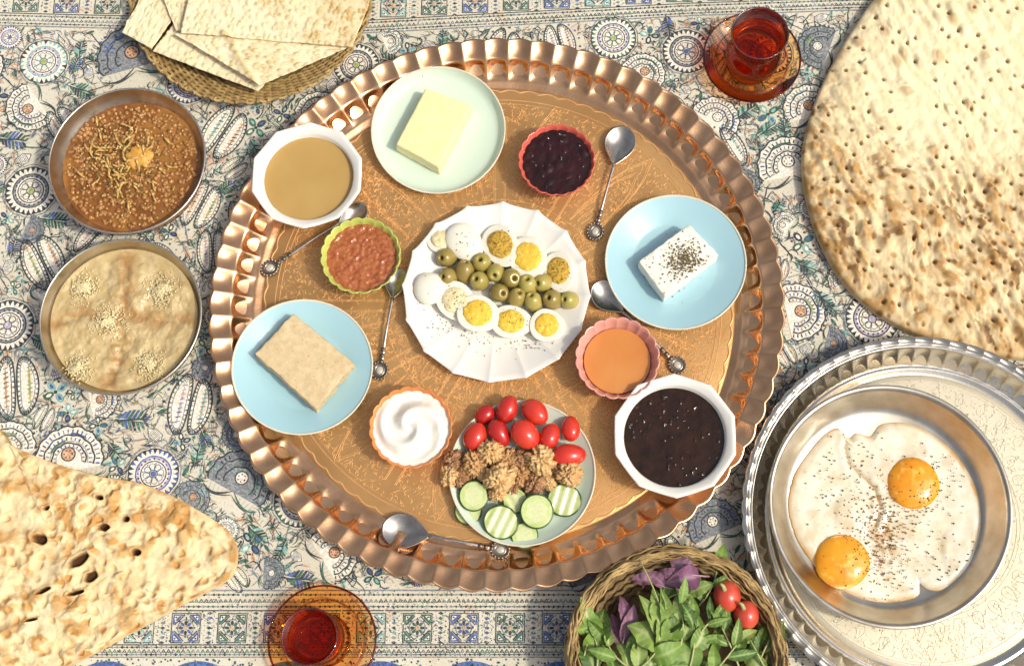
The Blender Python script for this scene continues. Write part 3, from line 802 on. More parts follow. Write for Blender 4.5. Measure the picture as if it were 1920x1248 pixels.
# chased ornament on the tray floor: low ridges following drawn lines
def ridge_lines(lines, w, h, z):
    V = []; F = []
    for P, ww in lines:
        P = np.asarray(P, float); n = len(P)
        if n < 2: continue
        T = np.gradient(P, axis=0); T /= np.maximum(np.hypot(T[:, 0], T[:, 1])[:, None], 1e-9)
        N = np.stack([-T[:, 1], T[:, 0]], 1) * (w * ww / 2)
        k = len(V)
        for i in range(n):
            V.append((P[i, 0] + N[i, 0], P[i, 1] + N[i, 1], z - .0003)); V.append((P[i, 0], P[i, 1], z + h)); V.append((P[i, 0] - N[i, 0], P[i, 1] - N[i, 1], z - .0003))
        for i in range(n - 1):
            a = k + 3 * i
            F.append([a, a + 1, a + 4, a + 3]); F.append([a + 1, a + 2, a + 5, a + 4])
    return V, F
er = random.Random(21)
def pol(r, t): return (r * math.cos(t), r * math.sin(t))
lines = []
def ringl(r, w=1.0, wob=0, n=240, nw=72):
    lines.append(([pol(r + wob * abs(math.sin(nw * t / 2)), t) for t in np.linspace(0, TAU, n)], w))
for r, w in ((.262, 1.2), (.257, .8), (.132, 1.1), (.128, .8), (.074, 1.1), (.070, .8)): ringl(r, w)
ringl(fr_ - .008, 1.3, .003, 720)
NA = 12
def arch(k, s, top=.250, base=.136, half=.115):
    c = TAU * k / NA
    out = []
    for u in np.linspace(-1, 1, 41):
        rr = base + (top - base) * (1 - abs(u) ** 2.2) * s + (0.010 * math.exp(-(u * 7) ** 2)) * s
        out.append(pol(rr, c + u * half * TAU / NA * 2.05 * (.6 + .4 * s)))
    return out
for k in range(NA):
    for s, w in ((1.0, .9), (.955, .7), (.80, .8), (.76, .7)): lines.append((arch(k + .5, s), w))
    c = TAU * k / NA
    for da in (-.052, .052, -.040, .040):                          # plain radial bands
        lines.append(([pol(r, c + da * (.132 / max(r, .05)) ** .8) for r in np.linspace(.076, .240, 16)], .9))
    for u in range(5):                                             # fan of lines at the foot of each arch
        a = c + TAU / NA / 2 + (u - 2) * .045
        lines.append(([pol(r, a + .02 * math.sin(r * 60)) for r in np.linspace(.14, .168, 7)], .8))
for k in range(24):
    c = TAU * k / 24
    lines.append(([pol(.074 + .05 * (1 - (u / 1) ** 2), c + u * TAU / 48) for u in np.linspace(-1, 1, 13)], 1.0))
    lines.append(([pol(.02 + .045 * (1 - (u / 1) ** 2), c + u * TAU / 48) for u in np.linspace(-1, 1, 9)], .8))
for _ in range(17000):
    r = math.sqrt(er.uniform(.015 ** 2, .257 ** 2)); t = er.uniform(0, TAU)
    f_ = (t / TAU * NA + .5) % 1 - .5                              # 0 on the plain bands
    if r > .076 and abs(f_) < .055 * (.132 / r) ** .3 and r < .252: continue
    g_ = abs((t / TAU * NA) % 1 - .5)
    edge = .136 + .102 * max(0, 1 - (g_ / .49) ** 2.2)
    if r > edge * .97 and er.random() < .45 and r > .15: continue
    if .134 < r < .150 and er.random() < .6: continue
    x, y = pol(r, t); a = er.uniform(0, TAU); L = er.uniform(.003, .0066); cu = er.choice([-1, 1]) * er.uniform(60, 520)
    P = [(x, y)]
    for q in range(5):
        a += cu * L / 5 * er.uniform(.6, 1.4)
        x += L / 5 * math.cos(a); y += L / 5 * math.sin(a); P.append((x, y))
    lines.append((P, er.uniform(.6, 1.1)))
V, F = ridge_lines(lines, .0014, .00085, TZ - .0005)
tag(build("chased_ornament", V, F, M['engrave'], tray, smooth=False), kind="stuff")

# ------------------------------------------------------------------ silver tray and pan
SZ = 0.006
stray = thing("silver_tray", "round silver metal tray with beaded scalloped edge holding the egg pan", "tray", (STC[0], STC[1], 0))
R = STR; fs = R * .835
sp = [(fs - .006, .0048), (fs, .0052), (fs + .0022, .0082), (fs + .0045, .0082), (fs + .006, .0070)]
sa = [(0, 0, 0)] * 5
for t in np.linspace(0, 1, 8):
    sp.append((fs + .007 + .016 * t, .0075 + .020 * t ** 1.2)); a = math.sin(PI * t) ** .7
    sa.append((.0012 * a, -.0014 * a, 0))
sp += [(fs + .0242, .0290), (fs + .0252, .0288)]; sa += [(0, 0, 0), (0, 0, 0)]
for t in np.linspace(0, 1, 7):
    sp.append((fs + .027 + (R - fs - .029) * t, .0280 + .0050 * t + .0016 * math.sin(PI * t))); a = .2 + .8 * t
    sa.append((.0012 * a, -.0030 * a, 0))
sp += [(R + .001, .0322), (R + .0012, .0300)]; sa += [(.0014, -.0026, 0), (.0014, -.0026, 0)]
for t in np.linspace(0, 1, 5):
    sp.append((R - .003 - (R - fs - .004) * t, .0280 - .0262 * t)); sa.append((0, 0, 0))
V, F = lathe(sp, 64 * 14, flute_mod(64, sa))
build("scalloped_rim", V, F, M['silver'], stray)
V, F = lathe([(1e-5, SZ - .0005), (.08, SZ - .0004), (fs - .012, SZ - .0003), (fs - .004, SZ - .0008), (fs - .003, .0012), (1e-5, .0012)], 128)
build("tray_floor", V, F, M['silver_floor'], stray)
lines = []
for r, w in ((fs - .010, 1.1), (fs - .013, .8), (fs - .060, .9), (fs - .064, .8)): ringl(r, w)
nd = 34
for k in range(nd):                                               # drop shapes with a dot and a stem
    c = TAU * k / nd
    for (r0, hh, ww) in ((fs - .056, .021, .0085), (fs - .031, .016, .0065)):
        cc = c + (PI / nd if r0 > fs - .04 else 0)
        P = []
        for u in np.linspace(0, TAU, 16):
            P.append(pol(r0 + hh / 2 + hh / 2 * math.cos(u), cc + ww / r0 * math.sin(u) * (.55 + .45 * math.cos(u) * -1)))
        lines.append((P, .9))
        lines.append(([pol(r0 + hh * .25, cc), pol(r0 + hh * .6, cc + .006)], 1.0))
        lines.append(([pol(r0 + hh * .8, cc - .02), pol(r0 + hh, cc - .012), pol(r0 + hh * .8, cc - .006)], .7))
for _ in range(2600):
    r = fs - .054 + er.uniform(0, .042) if er.random() < .55 else math.sqrt(er.uniform(.02 ** 2, (fs - .058) ** 2)); t = er.uniform(0, TAU)
    x, y = pol(r, t); a = er.uniform(0, TAU); L = er.uniform(.003, .006); cu = er.choice([-1, 1]) * er.uniform(150, 600); P = [(x, y)]
    for q in range(5):
        a += cu * L / 5; x += L / 5 * math.cos(a); y += L / 5 * math.sin(a); P.append((x, y))
    lines.append((P, .75))
V, F = ridge_lines(lines, .0016, .00080, SZ - .0005)
tag(build("chased_ornament", V, F, M['silver_line'], stray, smooth=False), kind="stuff")

PANH = .036
pc = W(1670, 944, SZ + PANH); PR_ = 230 * MPP(1670, 944, SZ + PANH); PB = PR_ * .815
pan = thing("steel_pan", "shallow round steel pan of fried eggs on the silver tray", "pan", (pc[0], pc[1], SZ))
prof = [(1e-5, 0), (PB - .004, 0), (PB, .002)] + [(PB + (PR_ - PB - .004) * t ** .8, .003 + (PANH - .005) * t) for t in np.linspace(0.05, 1, 8)] + \
       [(PR_ - .001, PANH - .003), (PR_, PANH - .0015), (PR_ - .001, PANH), (PR_ - .004, PANH - .0006)] + \
       [(PB + (PR_ - PB - .0055) * t ** .8, .004 + (PANH - .0055) * t) for t in np.linspace(1, 0.04, 9)] + [(PB - .003, .0026), (PB * .6, .0022), (1e-5, .0022)]
V, F = lathe(prof, 128)
build("pan_body", V, F, M['steel'], pan)

# fried eggs
FZ = SZ + .0022
fo = [(1478, 950), (1487, 895), (1515, 850), (1545, 815), (1572, 802), (1590, 822), (1606, 812), (1632, 818), (1650, 797), (1685, 792), (1720, 800), (1752, 818), (1790, 850), (1822, 900), (1841, 960), (1838, 1015),
      (1822, 1060), (1795, 1090), (1765, 1106), (1738, 1104), (1722, 1090), (1724, 1112), (1700, 1124), (1650, 1128), (1600, 1116), (1558, 1092), (1520, 1050), (1492, 1005)]
fc = W(1660, 962, FZ)
fpts = [W(x, y, FZ) for x, y in fo]
Rf = outline_R(fpts, fc)
x, y, s = polar(Rf, 60, 220, .75)
edge = sstep(1.0, .90, s)
z = .0012 + .0022 * edge + .0022 * (fbm(x * 40, y * 40, 3) - .4) * edge + .0016 * sstep(.55, .75, vnoise(x * 26, y * 26, 8)) * edge
def dist_line(x, y, pts):
    d = np.full(x.shape, 9.0)
    for (a, b) in zip(pts[:-1], pts[1:]):
        ax, ay = a; bx, by = b; L = (bx - ax) ** 2 + (by - ay) ** 2
        t = np.clip(((x - ax) * (bx - ax) + (y - ay) * (by - ay)) / L, 0, 1)
        d = np.minimum(d, np.hypot(x - ax - t * (bx - ax), y - ay - t * (by - ay)))
    return d
crease = [tuple(np.array(W(a, b, FZ)) - fc) for a, b in ((1592, 812), (1583, 838), (1590, 870), (1612, 890), (1638, 915), (1650, 950), (1640, 985))]
dc = dist_line(x, y, crease)
z = z - .0022 * np.exp(-(dc / .0018) ** 2) * edge + .0012 * np.exp(-((dc - .006) / .004) ** 2) * edge
z = np.maximum(z, .0004)
sp1 = tuple(np.array(W(1655, 1000, FZ)) - fc)
brown = np.clip(np.exp(-(dc / .0012) ** 2) * .8 + .75 * np.exp(-((np.hypot((x - sp1[0]) * 1.5, y - sp1[1])) / .030) ** 2) * (fbm(x * 120, y * 120, 4) > .5) + .9 * sstep(.95, .99, s) * (.5 + .5 * vnoise(x * 90, y * 90, 2)) + .28 * sstep(.54, .68, fbm(x * 70, y * 70, 61)), 0, 1)
V, F = slab(np.stack([x, y, z], 2), .001, True, zbot=.0001)
fe = thing("fried_eggs", "two joined fried eggs with orange yolks and pepper in the steel pan", "fried eggs", (fc[0], fc[1], FZ))
at = np.concatenate([brown.ravel(), brown.ravel() * 0])
build("egg_white", V, F, M['fried_white'], fe, attr={"brown": at})
for (yx, yy, yr) in ((1713, 905, 50), (1580, 1052, 52)):
    yc = W(yx, yy, FZ + .006); rr = yr * MPP(yx, yy, FZ)
    V, F = ellipsoid(rr, rr * .97, .0105, 40, 18, lambda v: (v.x * (1 + .03 * mnoise.noise(v * 60 + Vector((yx, 0, 0)))), v.y * (1 + .03 * mnoise.noise(v * 50)), max(-.002, v.z) + .0006 * mnoise.noise(v * 160)))
    build("yolk", [(a + yc[0] - fc[0], b + yc[1] - fc[1], c + .0032) for a, b, c in V], F, M['fried_yolk'], fe)
def zat(x0, y0):
    for (yx, yy, yr) in ((1713, 905, 50), (1580, 1052, 52)):
        yc = W(yx, yy, FZ + .006); rr = yr * MPP(yx, yy, FZ)
        d = math.hypot(x0 + fc[0] - yc[0], y0 + fc[1] - yc[1]) / rr
        if d < 1: return .0032 + .0105 * math.sqrt(1 - d * d)
    return .0055
def fpos(r):
    if r.random() < .80:
        k = r.choice([(1655, 990, 40), (1560, 915, 45), (1640, 1040, 35), (1600, 860, 55), (1760, 1060, 45), (1770, 870, 40), (1740, 930, 25)])
        px, py = r.gauss(k[0], k[2] * .6), r.gauss(k[1], k[2] * .8)
    else: px, py = r.uniform(1490, 1830), r.uniform(810, 1110)
    q = W(px, py, FZ + .004); a = math.atan2(q[1] - fc[1], q[0] - fc[0]); d = math.hypot(q[0] - fc[0], q[1] - fc[1])
    if d > float(Rf(np.array([a]))[0]) * .95: return None
    return (q[0] - fc[0], q[1] - fc[1], zat(q[0] - fc[0], q[1] - fc[1]))
V, F = specks(520, fpos, .0010, 4)
tag(build("pepper", V, F, M['pepper'], fe, False), kind="stuff")
def cpos(r):
    px, py = r.gauss(1655, 34), r.gauss(995, 62)
    q = W(px, py, FZ + .004); return (q[0] - fc[0], q[1] - fc[1], zat(q[0] - fc[0], q[1] - fc[1]))
V, F = specks(500, cpos, .0011, 5)
tag(build("spice", V, F, M['cinnamon'], fe, False), kind="stuff")

# ------------------------------------------------------------------ ceramic plates
def plate(name, label, cat, cx, cy, rpx, mat, z0=TZ, h=.016, well=.62, group=None, tilt=0.0, tdir=0.0):
    X, Y = W(cx, cy, z0 + h); R = rpx * MPP(cx, cy, z0 + h)
    t = thing(name, label, cat, (X, Y, z0 + R * .58 * math.sin(tilt)), 0, group)
    t.rotation_euler = Matrix.Rotation(tilt, 3, Vector((-math.sin(tdir), math.cos(tdir), 0))).to_euler()
    V, F = lathe([(1e-5, .0006), (R * .55, .0006), (R * .57, .0), (R * .60, .0), (R * .62, .0012), (R * (well + .01), .0014), (R * .99, h - .0028), (R, h - .0008)], 128)
    build("underside", V, F, mat, t)
    V, F = lathe([(R - .0022, h - .0008), (R * well + .005, .0072), (R * well, .0052), (R * well - .003, .0042), (R * .3, .0040), (1e-5, .0040)], 128)
    build("dish", V, F, mat, t)
    V, F = lathe([(R, h - .0008), (R + .0001, h + .0003), (R - .0008, h + .0008), (R - .0018, h + .0003), (R - .0022, h - .0008)], 128)
    build("lip", V, F, M['rim_cream'], t)
    return t, R
plate("butter_plate", "pale mint plate with a cream edge under the butter block", "plate", 822, 243, 126, M['mint'], well=.86, group="dessert plates", tilt=.05, tdir=-PI / 2)
plate("cheese_plate", "light blue plate under the white cheese at right of the copper tray", "plate", 1267, 490, 133, M['blue'], well=.62, group="dessert plates")
plate("halva_plate", "light blue plate under the beige halva block", "plate", 566, 688, 131, M['blue'], well=.62, group="dessert plates", tilt=.08, tdir=.25)
plate("vegetable_plate", "pale mint plate under tomatoes, walnuts and cucumber slices", "plate", 979, 885, 138, M['mint'], well=.80, group="dessert plates")
FLP = TZ + .004
# white fluted plate
X, Y = W(930.5, 545, TZ + .018); R = 176 * MPP(930.5, 545, TZ + .018)
wp = thing("egg_plate", "white fluted plate with a scalloped edge holding eggs and olives", "plate", (X, Y, TZ))
pm = polymod(16, R, .06)
def wmod(th, i, r, z):
    k = max(0.0, min(1.0, (r / R - .45) / .55))
    t = ((th + .06) % (TAU / 16)) / (TAU / 16)
    rid = np.abs(2 * t - 1) ** 5                      # 1 on the ridges between the panels
    return r * (1 + k * (pm(th) - 1)) * (1 + .012 * k * rid), z + k * (.0022 * rid - .0012 * np.sin(PI * t))
V, F = lathe([(1e-5, 0), (R * .5, 0), (R * .52, .002), (R * .75, .0075), (R * .95, .0148), (R, .0172), (R, .0186), (R - .0016, .0190), (R * .93, .0168), (R * .82, .0120), (R * .70, .0078), (R * .60, .0052), (R * .5, .0042), (1e-5, .0040)], 16 * 24, wmod)
build("plate_body", V, F, M['white'], wp)

# ------------------------------------------------------------------ white ten-sided bowls, fluted cups, steel bowls
def bowl10(label, cx, cy, rpx, z0, h, inner, depth):
    X, Y = W(cx, cy, z0 + h); R = rpx * MPP(cx, cy, z0 + h); ri = R * inner
    t = thing("white_bowl", label, "bowl", (X, Y, z0), 0, "white ten sided bowls")
    f = polymod(10, R, math.radians(18))
    def md(th, i, r, z):
        k = sstep(ri * .99, R * .93, np.array(r)) if i > 3 else sstep(R * .4, R * .9, np.array(r))
        tt = ((th + math.radians(18)) % (TAU / 10)) / (TAU / 10)
        return r * (1 + float(k) * (f(th) - 1) * .85), z - float(k) * .0014 * (np.sin(PI * tt))
    prof = [(1e-5, 0), (R * .42, 0), (R * .45, .002), (R * .80, h * .55), (R * .985, h - .003), (R, h - .001), (R - .0012, h), (R * .93, h - .0012), (ri + .002, h - .0052), (ri, h - .0075),
            (ri * .985, h - .0155), (ri * .80, h * .35), (ri * .5, .006), (1e-5, .0055)]
    V, F = lathe(prof, 240, md)
    build("bowl_body", V, F, M['white'], t)
    return X, Y, ri, z0 + h - depth
def liquid(name, label, cat, X, Y, R, z, mat, zf=None, nr=30, nt=120, attrf=None, pw=.8):
    x, y, s = polar(R, nr, nt, pw)
    zz = np.zeros_like(x) if zf is None else zf(x, y, s)
    V, F = slab(np.stack([x, y, zz + .004], 2), .004, True, zbot=0.0)
    at = None
    if attrf:
        at = {k: np.concatenate([v.ravel(), v.ravel() * 0]) for k, v in attrf(x, y, s).items()}
    o = build(name, V, F, mat, None, attr=at, loc=(X, Y, z - .004))
    return tag(o, label, cat) if label else o
X, Y, ri, zl = bowl10("white ten-sided bowl of tan tahini at the tray's upper left edge", 575, 327, 107, TZ, .042, .80, .0145)
liquid("tahini", "smooth tan tahini filling the upper left white bowl", "tahini", X, Y, ri * .985, zl, M['tahini'],
       lambda x, y, s: (.0006 * (fbm(x * 26, y * 26, 3) - .5) + .0003 * (vnoise(x * 60, y * 60, 4) - .5)), 60, 180)
X, Y, ri, zl = bowl10("white ten-sided bowl of dark syrup at the tray's lower right", 1266, 815, 119, TZ, .038, .81, .0135)
liquid("dark_syrup", "glossy dark brown syrup filling the lower right white bowl", "syrup", X, Y, ri * .985, zl, M['syrup'],
       lambda x, y, s: .0007 * (fbm(x * 60, y * 60, 6) - .5) + .0012 * sstep(.80, .95, vnoise(x * 260, y * 260, 9)) * sstep(.45, .6, fbm(x * 30, y * 30, 2)) * (s < .96), 80, 260)
def cup(label, cx, cy, rpx, mat, h=.035, z0=TZ):
    X, Y = W(cx, cy, z0 + h); R = rpx * MPP(cx, cy, z0 + h)
    t = thing("fluted_cup", label, "cup", (X, Y, z0), 0, "small fluted cups")
    N = 20
    def md(th, i, r, z):
        k = sstep(.10, 1.0, np.array(z / h)); u = np.abs(np.sin(N * th / 2)) ** .7
        return r * (1 + float(k) * .045 * (u - .6)), z + float(k) * (.0012 * (u - 1) if z > h * .9 else 0)
    prof = [(1e-5, 0), (R * .60, 0), (R * .63, .0015), (R * .80, h * .45), (R * .94, h * .85), (R * .995, h - .001), (R * .985, h), (R * .955, h - .0008), (R * .90, h * .80), (R * .76, h * .42), (R * .58, .0055), (1e-5, .005)]
    V, F = lathe(prof, N * 12, md)
    build("cup_body", V, F, mat, t)
    return X, Y, R, z0 + h
X, Y, R, zr = cup("small red fluted cup of dark cherry jam", 1044, 299, 72, M['cup_red'])
def chz(x, y, s):
    f1, f2, i = worley(x * 75, y * 75, 4)
    return (.0018 * sstep(.62, .05, f1) * i + .0010 * (fbm(x * 130, y * 130, 3) - .5) + .0022 * sstep(.74, .9, vnoise(x * 230, y * 230, 12)) * sstep(.40, .55, fbm(x * 45, y * 45, 8))) * sstep(1, .85, s)
liquid("cherry_jam", "glossy dark cherry jam in the red fluted cup", "jam", X, Y, R * .93, zr - .0075, M['cherry'], chz, 60, 180)
X, Y, R, zr = cup("small lime green fluted cup of orange red jam", 676, 478, 75, M['cup_green'])
def cjz(x, y, s):
    return (.003 * (fbm(x * 85, y * 85, 4) - .5) + .0018 * (vnoise(x * 300, y * 300, 2) - .5)) * sstep(1, .88, s)
liquid("carrot_jam", "shredded orange red jam in the lime green cup", "jam", X, Y, R * .915, zr - .009, M['carrotjam'], cjz, 70, 200)
X, Y, R, zr = cup("small pink fluted cup of orange honey", 1158, 670, 79, M['cup_pink'], .040)
liquid("honey", "smooth translucent orange honey in the pink cup", "honey", X, Y, R * .80, zr - .015, M['honey'], lambda x, y, s: .0007 * (fbm(x * 50, y * 50, 4) - .5) * sstep(1, .8, s), 50, 160)
X, Y, R, zr = cup("small orange fluted cup of white cream", 770, 800, 78, M['cup_orange'])
def crz(x, y, s):
    a = np.arctan2(y, x) ; r = np.hypot(x, y)
    sw = np.sin(2.0 * a + r * 190 + 2.2 * fbm(x * 25, y * 25, 5)) 
    return (.0042 * sw * sstep(0, .25, s) * sstep(1, .72, s) + .006 * sstep(1, .3, s) + .002 * (fbm(x * 60, y * 60, 7) - .5))
liquid("cream", "swirled thick white cream in the orange cup", "cream", X, Y, R * .925, zr - .006, M['cream'], crz, 70, 220)

def steel_bowl(label, cx, cy, rpx, h=.050):
    z0 = .001
    X, Y = W(cx, cy, z0 + h); R = rpx * MPP(cx, cy, z0 + h)
    t = thing("steel_bowl", label, "bowl", (X, Y, z0), 0, "steel bowls beside the copper tray")
    prof = [(1e-5, 0), (R * .50, 0), (R * .56, .003), (R * .80, h * .35), (R * .93, h * .72), (R * .985, h - .002)]
    prof2 = [(R * .978, h - .003), (R * .92, h * .72), (R * .785, h * .37), (R * .55, .005), (1e-5, .0025)]
    V, F = lathe(prof + [(R * .985, h - .001)], 128); g = G().add(V, F)
    V, F = lathe([(R * .978, h - .001)] + prof2, 128); g.add(V, F)
    g.build("bowl_body", M['steel'], t)
    V, F = lathe([(R * .985 + .0012 * math.cos(a), h - .0005 + .0012 * math.sin(a)) for a in np.arange(8) * TAU / 8], 128, closed=True)
    build("rolled_rim", V, F, M['silver'], t)
    return X, Y, R, z0 + h
# lentil stew
X, Y, R, zr = steel_bowl("steel bowl of brown lentil stew, upper of the two at left", 238, 300, 148)
zs = zr - .019; Rs = R * .885
stew = thing("lentil_stew", "brown lentil stew topped with fried onion strands", "stew", (X, Y, zs))
x, y, s = polar(Rs, 70, 220, .75)
zz = (.0040 * (fbm(x * 60, y * 60, 2) - .5) + .002 * sstep(.6, .0, s)) * sstep(1, .92, s)
pale = sstep(.45, .62, fbm(x * 22, y * 22, 12)) * .55 + .5 * sstep(.35, .05, s)
V, F = slab(np.stack([x, y, zz], 2), .01, True, zbot=-.012)
build("broth", V, F, M['stew'], stew, attr={"pale": np.concatenate([pale.ravel(), pale.ravel() * 0])})
lr = random.Random(31)
g = G()
for k in range(760):
    r = Rs * .95 * math.sqrt(lr.random()); a = lr.uniform(0, TAU); px, py = r * math.cos(a), r * math.sin(a)
    q = lr.uniform(.0018, .0036); rot = Matrix.Rotation(lr.uniform(0, TAU), 3, 'Z') @ Matrix.Rotation(lr.uniform(-.9, .9), 3, 'X')
    zc = float(.0040 * (fbm(np.array(px * 60), np.array(py * 60), 2) - .5) + .002 * sstep(.6, 0, np.array(r / Rs)))
    V, F = ellipsoid(q, q * .9, q * .6, 8, 5)
    g.add([tuple(rot @ Vector(v) + Vector((px, py, zc + .0004))) for v in V], F)
tag(g.build("lentils", M['lentil'], stew), kind="stuff")
cpx = W(258, 296, zs); cx0, cy0 = cpx[0] - X, cpx[1] - Y
V, F = ellipsoid(.016, .014, .006, 36, 16, lambda v: tuple(v * (1 + .35 * mnoise.noise(v * 130) + .15 * mnoise.noise(v * 330))))
build("golden_relish", [(a + cx0 + .003, b + cy0, c + .003) for a, b, c in V], F, M['mash'], stew)
for k in range(58):
    px, py = lr.gauss(236, 34), lr.gauss(308, 34)
    if k > 44: px, py = lr.gauss(170, 22), lr.gauss(262, 30)
    q = W(px, py, zs); qx, qy = q[0] - X, q[1] - Y
    if math.hypot(qx, qy) > Rs * .88: continue
    a = lr.uniform(0, TAU); L = lr.uniform(.010, .024); cu = lr.uniform(-75, 75); P = []
    x0_, y0_ = qx, qy
    near = math.hypot(qx - cx0, qy - cy0) < .022
    for u in range(8):
        P.append((x0_, y0_, (.0095 if near else .0045) + .0012 * math.sin(u * 1.3 + k))); a += cu * L / 8; x0_ += L / 8 * math.cos(a); y0_ += L / 8 * math.sin(a)
    V, F = tube(P, .0011 * np.sin(np.linspace(.5, PI - .5, 8)) + .0003, 6, .6)
    build("fried_onion", V, F, M['onion'], stew)
def spos(r):
    px, py = r.gauss(228, 45), r.gauss(300, 42); q = W(px, py, zs); x_, y_ = q[0] - X, q[1] - Y
    if math.hypot(x_, y_) > Rs * .9: return None
    return (x_, y_, .0052)
V, F = specks(420, spos, .0013, 71)
tag(build("dried_herb", V, F, M['stew_herb'], stew, False), kind="stuff")
V, F = specks(300, spos, .0016, 72)
tag(build("nut_crumbs", V, F, M['onion'], stew, False), kind="stuff")
# haleem
X, Y, R, zr = steel_bowl("steel bowl of wheat porridge, lower of the two at left", 226, 592, 153)
zs = zr - .013; Rs = R * .905
hal = thing("wheat_porridge", "thick tan wheat porridge with five sesame clumps and a cinnamon cross", "porridge", (X, Y, zs))
def hp(px, py):
    q = W(px, py, zs); return (q[0] - X, q[1] - Y)
arms = [[hp(240, 480), hp(238, 520), hp(232, 570), hp(225, 600)], [hp(95, 610), hp(150, 592), hp(190, 590)], [hp(240, 590), hp(300, 600), hp(355, 598)], [hp(225, 630), hp(222, 670), hp(205, 720)]]
x, y, s = polar(Rs, 80, 240, .75)
d = np.min([dist_line(x, y, a) for a in arms], axis=0)
n = fbm(x * 55, y * 55, 4)
spice = np.clip(np.exp(-(d / .0105) ** 2) * sstep(.24, .50, fbm(x * 120, y * 120, 14)) * (.55 + .9 * n), 0, 1) * .66
zz = (.0110 * (fbm(x * 26, y * 26, 9) - .5) + .006 * (fbm(x * 90, y * 90, 3) - .5) - .0016 * np.exp(-(d / .006) ** 2)) * sstep(1, .90, s) + .001
V, F = slab(np.stack([x, y, zz], 2), .01, True, zbot=-.014)
build("porridge", V, F, M['haleem'], hal, attr={"spice": np.concatenate([spice.ravel(), spice.ravel() * 0])})
for q, (px, py, rr) in enumerate(((160, 540, 30), (306, 546, 32), (206, 604, 30), (150, 690, 28), (282, 684, 29))):
    c = hp(px, py); rad = rr * MPP(px, py, zs); lr = random.Random(q + 50); g = G()
    for k in range(420):
        r = rad * min(1.25, abs(lr.gauss(0, .55))); a = lr.uniform(0, TAU); pxx, pyy = c[0] + r * math.cos(a), c[1] + r * math.sin(a)
        hz = .0060 * math.exp(-(r / rad / .7) ** 2) + float(.0110 * (fbm(np.array(pxx * 26), np.array(pyy * 26), 9) - .5)) + .0022
        rot = Matrix.Rotation(lr.uniform(0, TAU), 3, 'Z') @ Matrix.Rotation(lr.uniform(-.8, .8), 3, 'Y')
        V = [(.0019, 0, 0), (0, .0009, 0), (-.0015, 0, 0), (0, -.0009, 0), (0, 0, .0007), (0, 0, -.0007)]
        g.add([tuple(rot @ Vector(v) * 1.0 + Vector((pxx, pyy, hz))) for v in V], [[0, 1, 4], [1, 2, 4], [2, 3, 4], [3, 0, 4], [1, 0, 5], [2, 1, 5], [3, 2, 5], [0, 3, 5]])
    tag(g.build("sesame_clump", M['sesame'], hal), kind="stuff")

# ------------------------------------------------------------------ butter, cheese, halva
def slabfood(name, label, cat, quad, ztop, zbot, mat, bev, rough, seed, spread=1.0, tilt=0.0, tdir=0.0):
    c4 = [W(px, py, ztop) for px, py in quad]
    V, F, c = block(c4, ztop, zbot, bev, 14, rough, seed, spread)
    o = build(name, V, F, mat, None, loc=(c[0], c[1], zbot))
    o.rotation_euler = Matrix.Rotation(tilt, 3, Vector((-math.sin(tdir), math.cos(tdir), 0))).to_euler()
    return tag(o, label, cat), c
slabfood("butter_block", "pale yellow block of butter on the mint plate", "butter", [(798, 166), (884, 196), (822, 311), (742, 268)], FLP + .024, FLP + .0032, M['butter'], .0022, .0006, 2, 1.05, .05, -PI / 2)
hv, c = slabfood("halva_block", "crumbly beige block of halva on the light blue plate", "halva", [(547, 587), (660, 680), (589, 766), (476, 666)], FLP + .027, FLP + .0053, M['halva'], .0016, .0017, 3, 1.0, .08, .25)
fe_, c = slabfood("cheese_block", "white cheese block sprinkled with dried herb on the light blue plate", "cheese", [(1292, 420), (1348, 478), (1246, 556), (1197, 490)], FLP + .024, FLP, M['feta'], .0018, .0011, 5)
hc = W(1284, 488, FLP + .024)
def hpos(r):
    k = r.random()
    sx, sy = (.011, .0115) if k < .75 else (.022, .024)
    x, y = r.gauss(0, sx), r.gauss(0, sy)
    px = (hc[0] + x - c[0], hc[1] + y - c[1])
    lim = 1.0
    P = [np.array(W(a, b, FLP + .024)) - c for a, b in ((1292, 420), (1348, 478), (1246, 556), (1197, 490))]
    for i in range(4):
        a, b = P[i], P[(i + 1) % 4]
        if (b[0] - a[0]) * (px[1] - a[1]) - (b[1] - a[1]) * (px[0] - a[0]) > -.0001: return None
    return (px[0], px[1], .0245 + r.uniform(0, .0008))
V, F = specks(620, hpos, .0011, 8)
tag(build("dried_herb", V, F, M['herb'], fe_, False), kind="stuff")
def crumb(r):
    a = r.uniform(0, TAU); d = r.uniform(.02, .05); return (c[0] + d * math.cos(a), c[1] + d * math.sin(a), FLP + (.0004 if d < .045 else .002))
V, F = specks(40, crumb, .0009, 9)
tag(build("fallen_herb", V, F, M['herb'], None, False), "few flakes of dried herb fallen on the cheese plate", "herb flakes", kind="stuff")

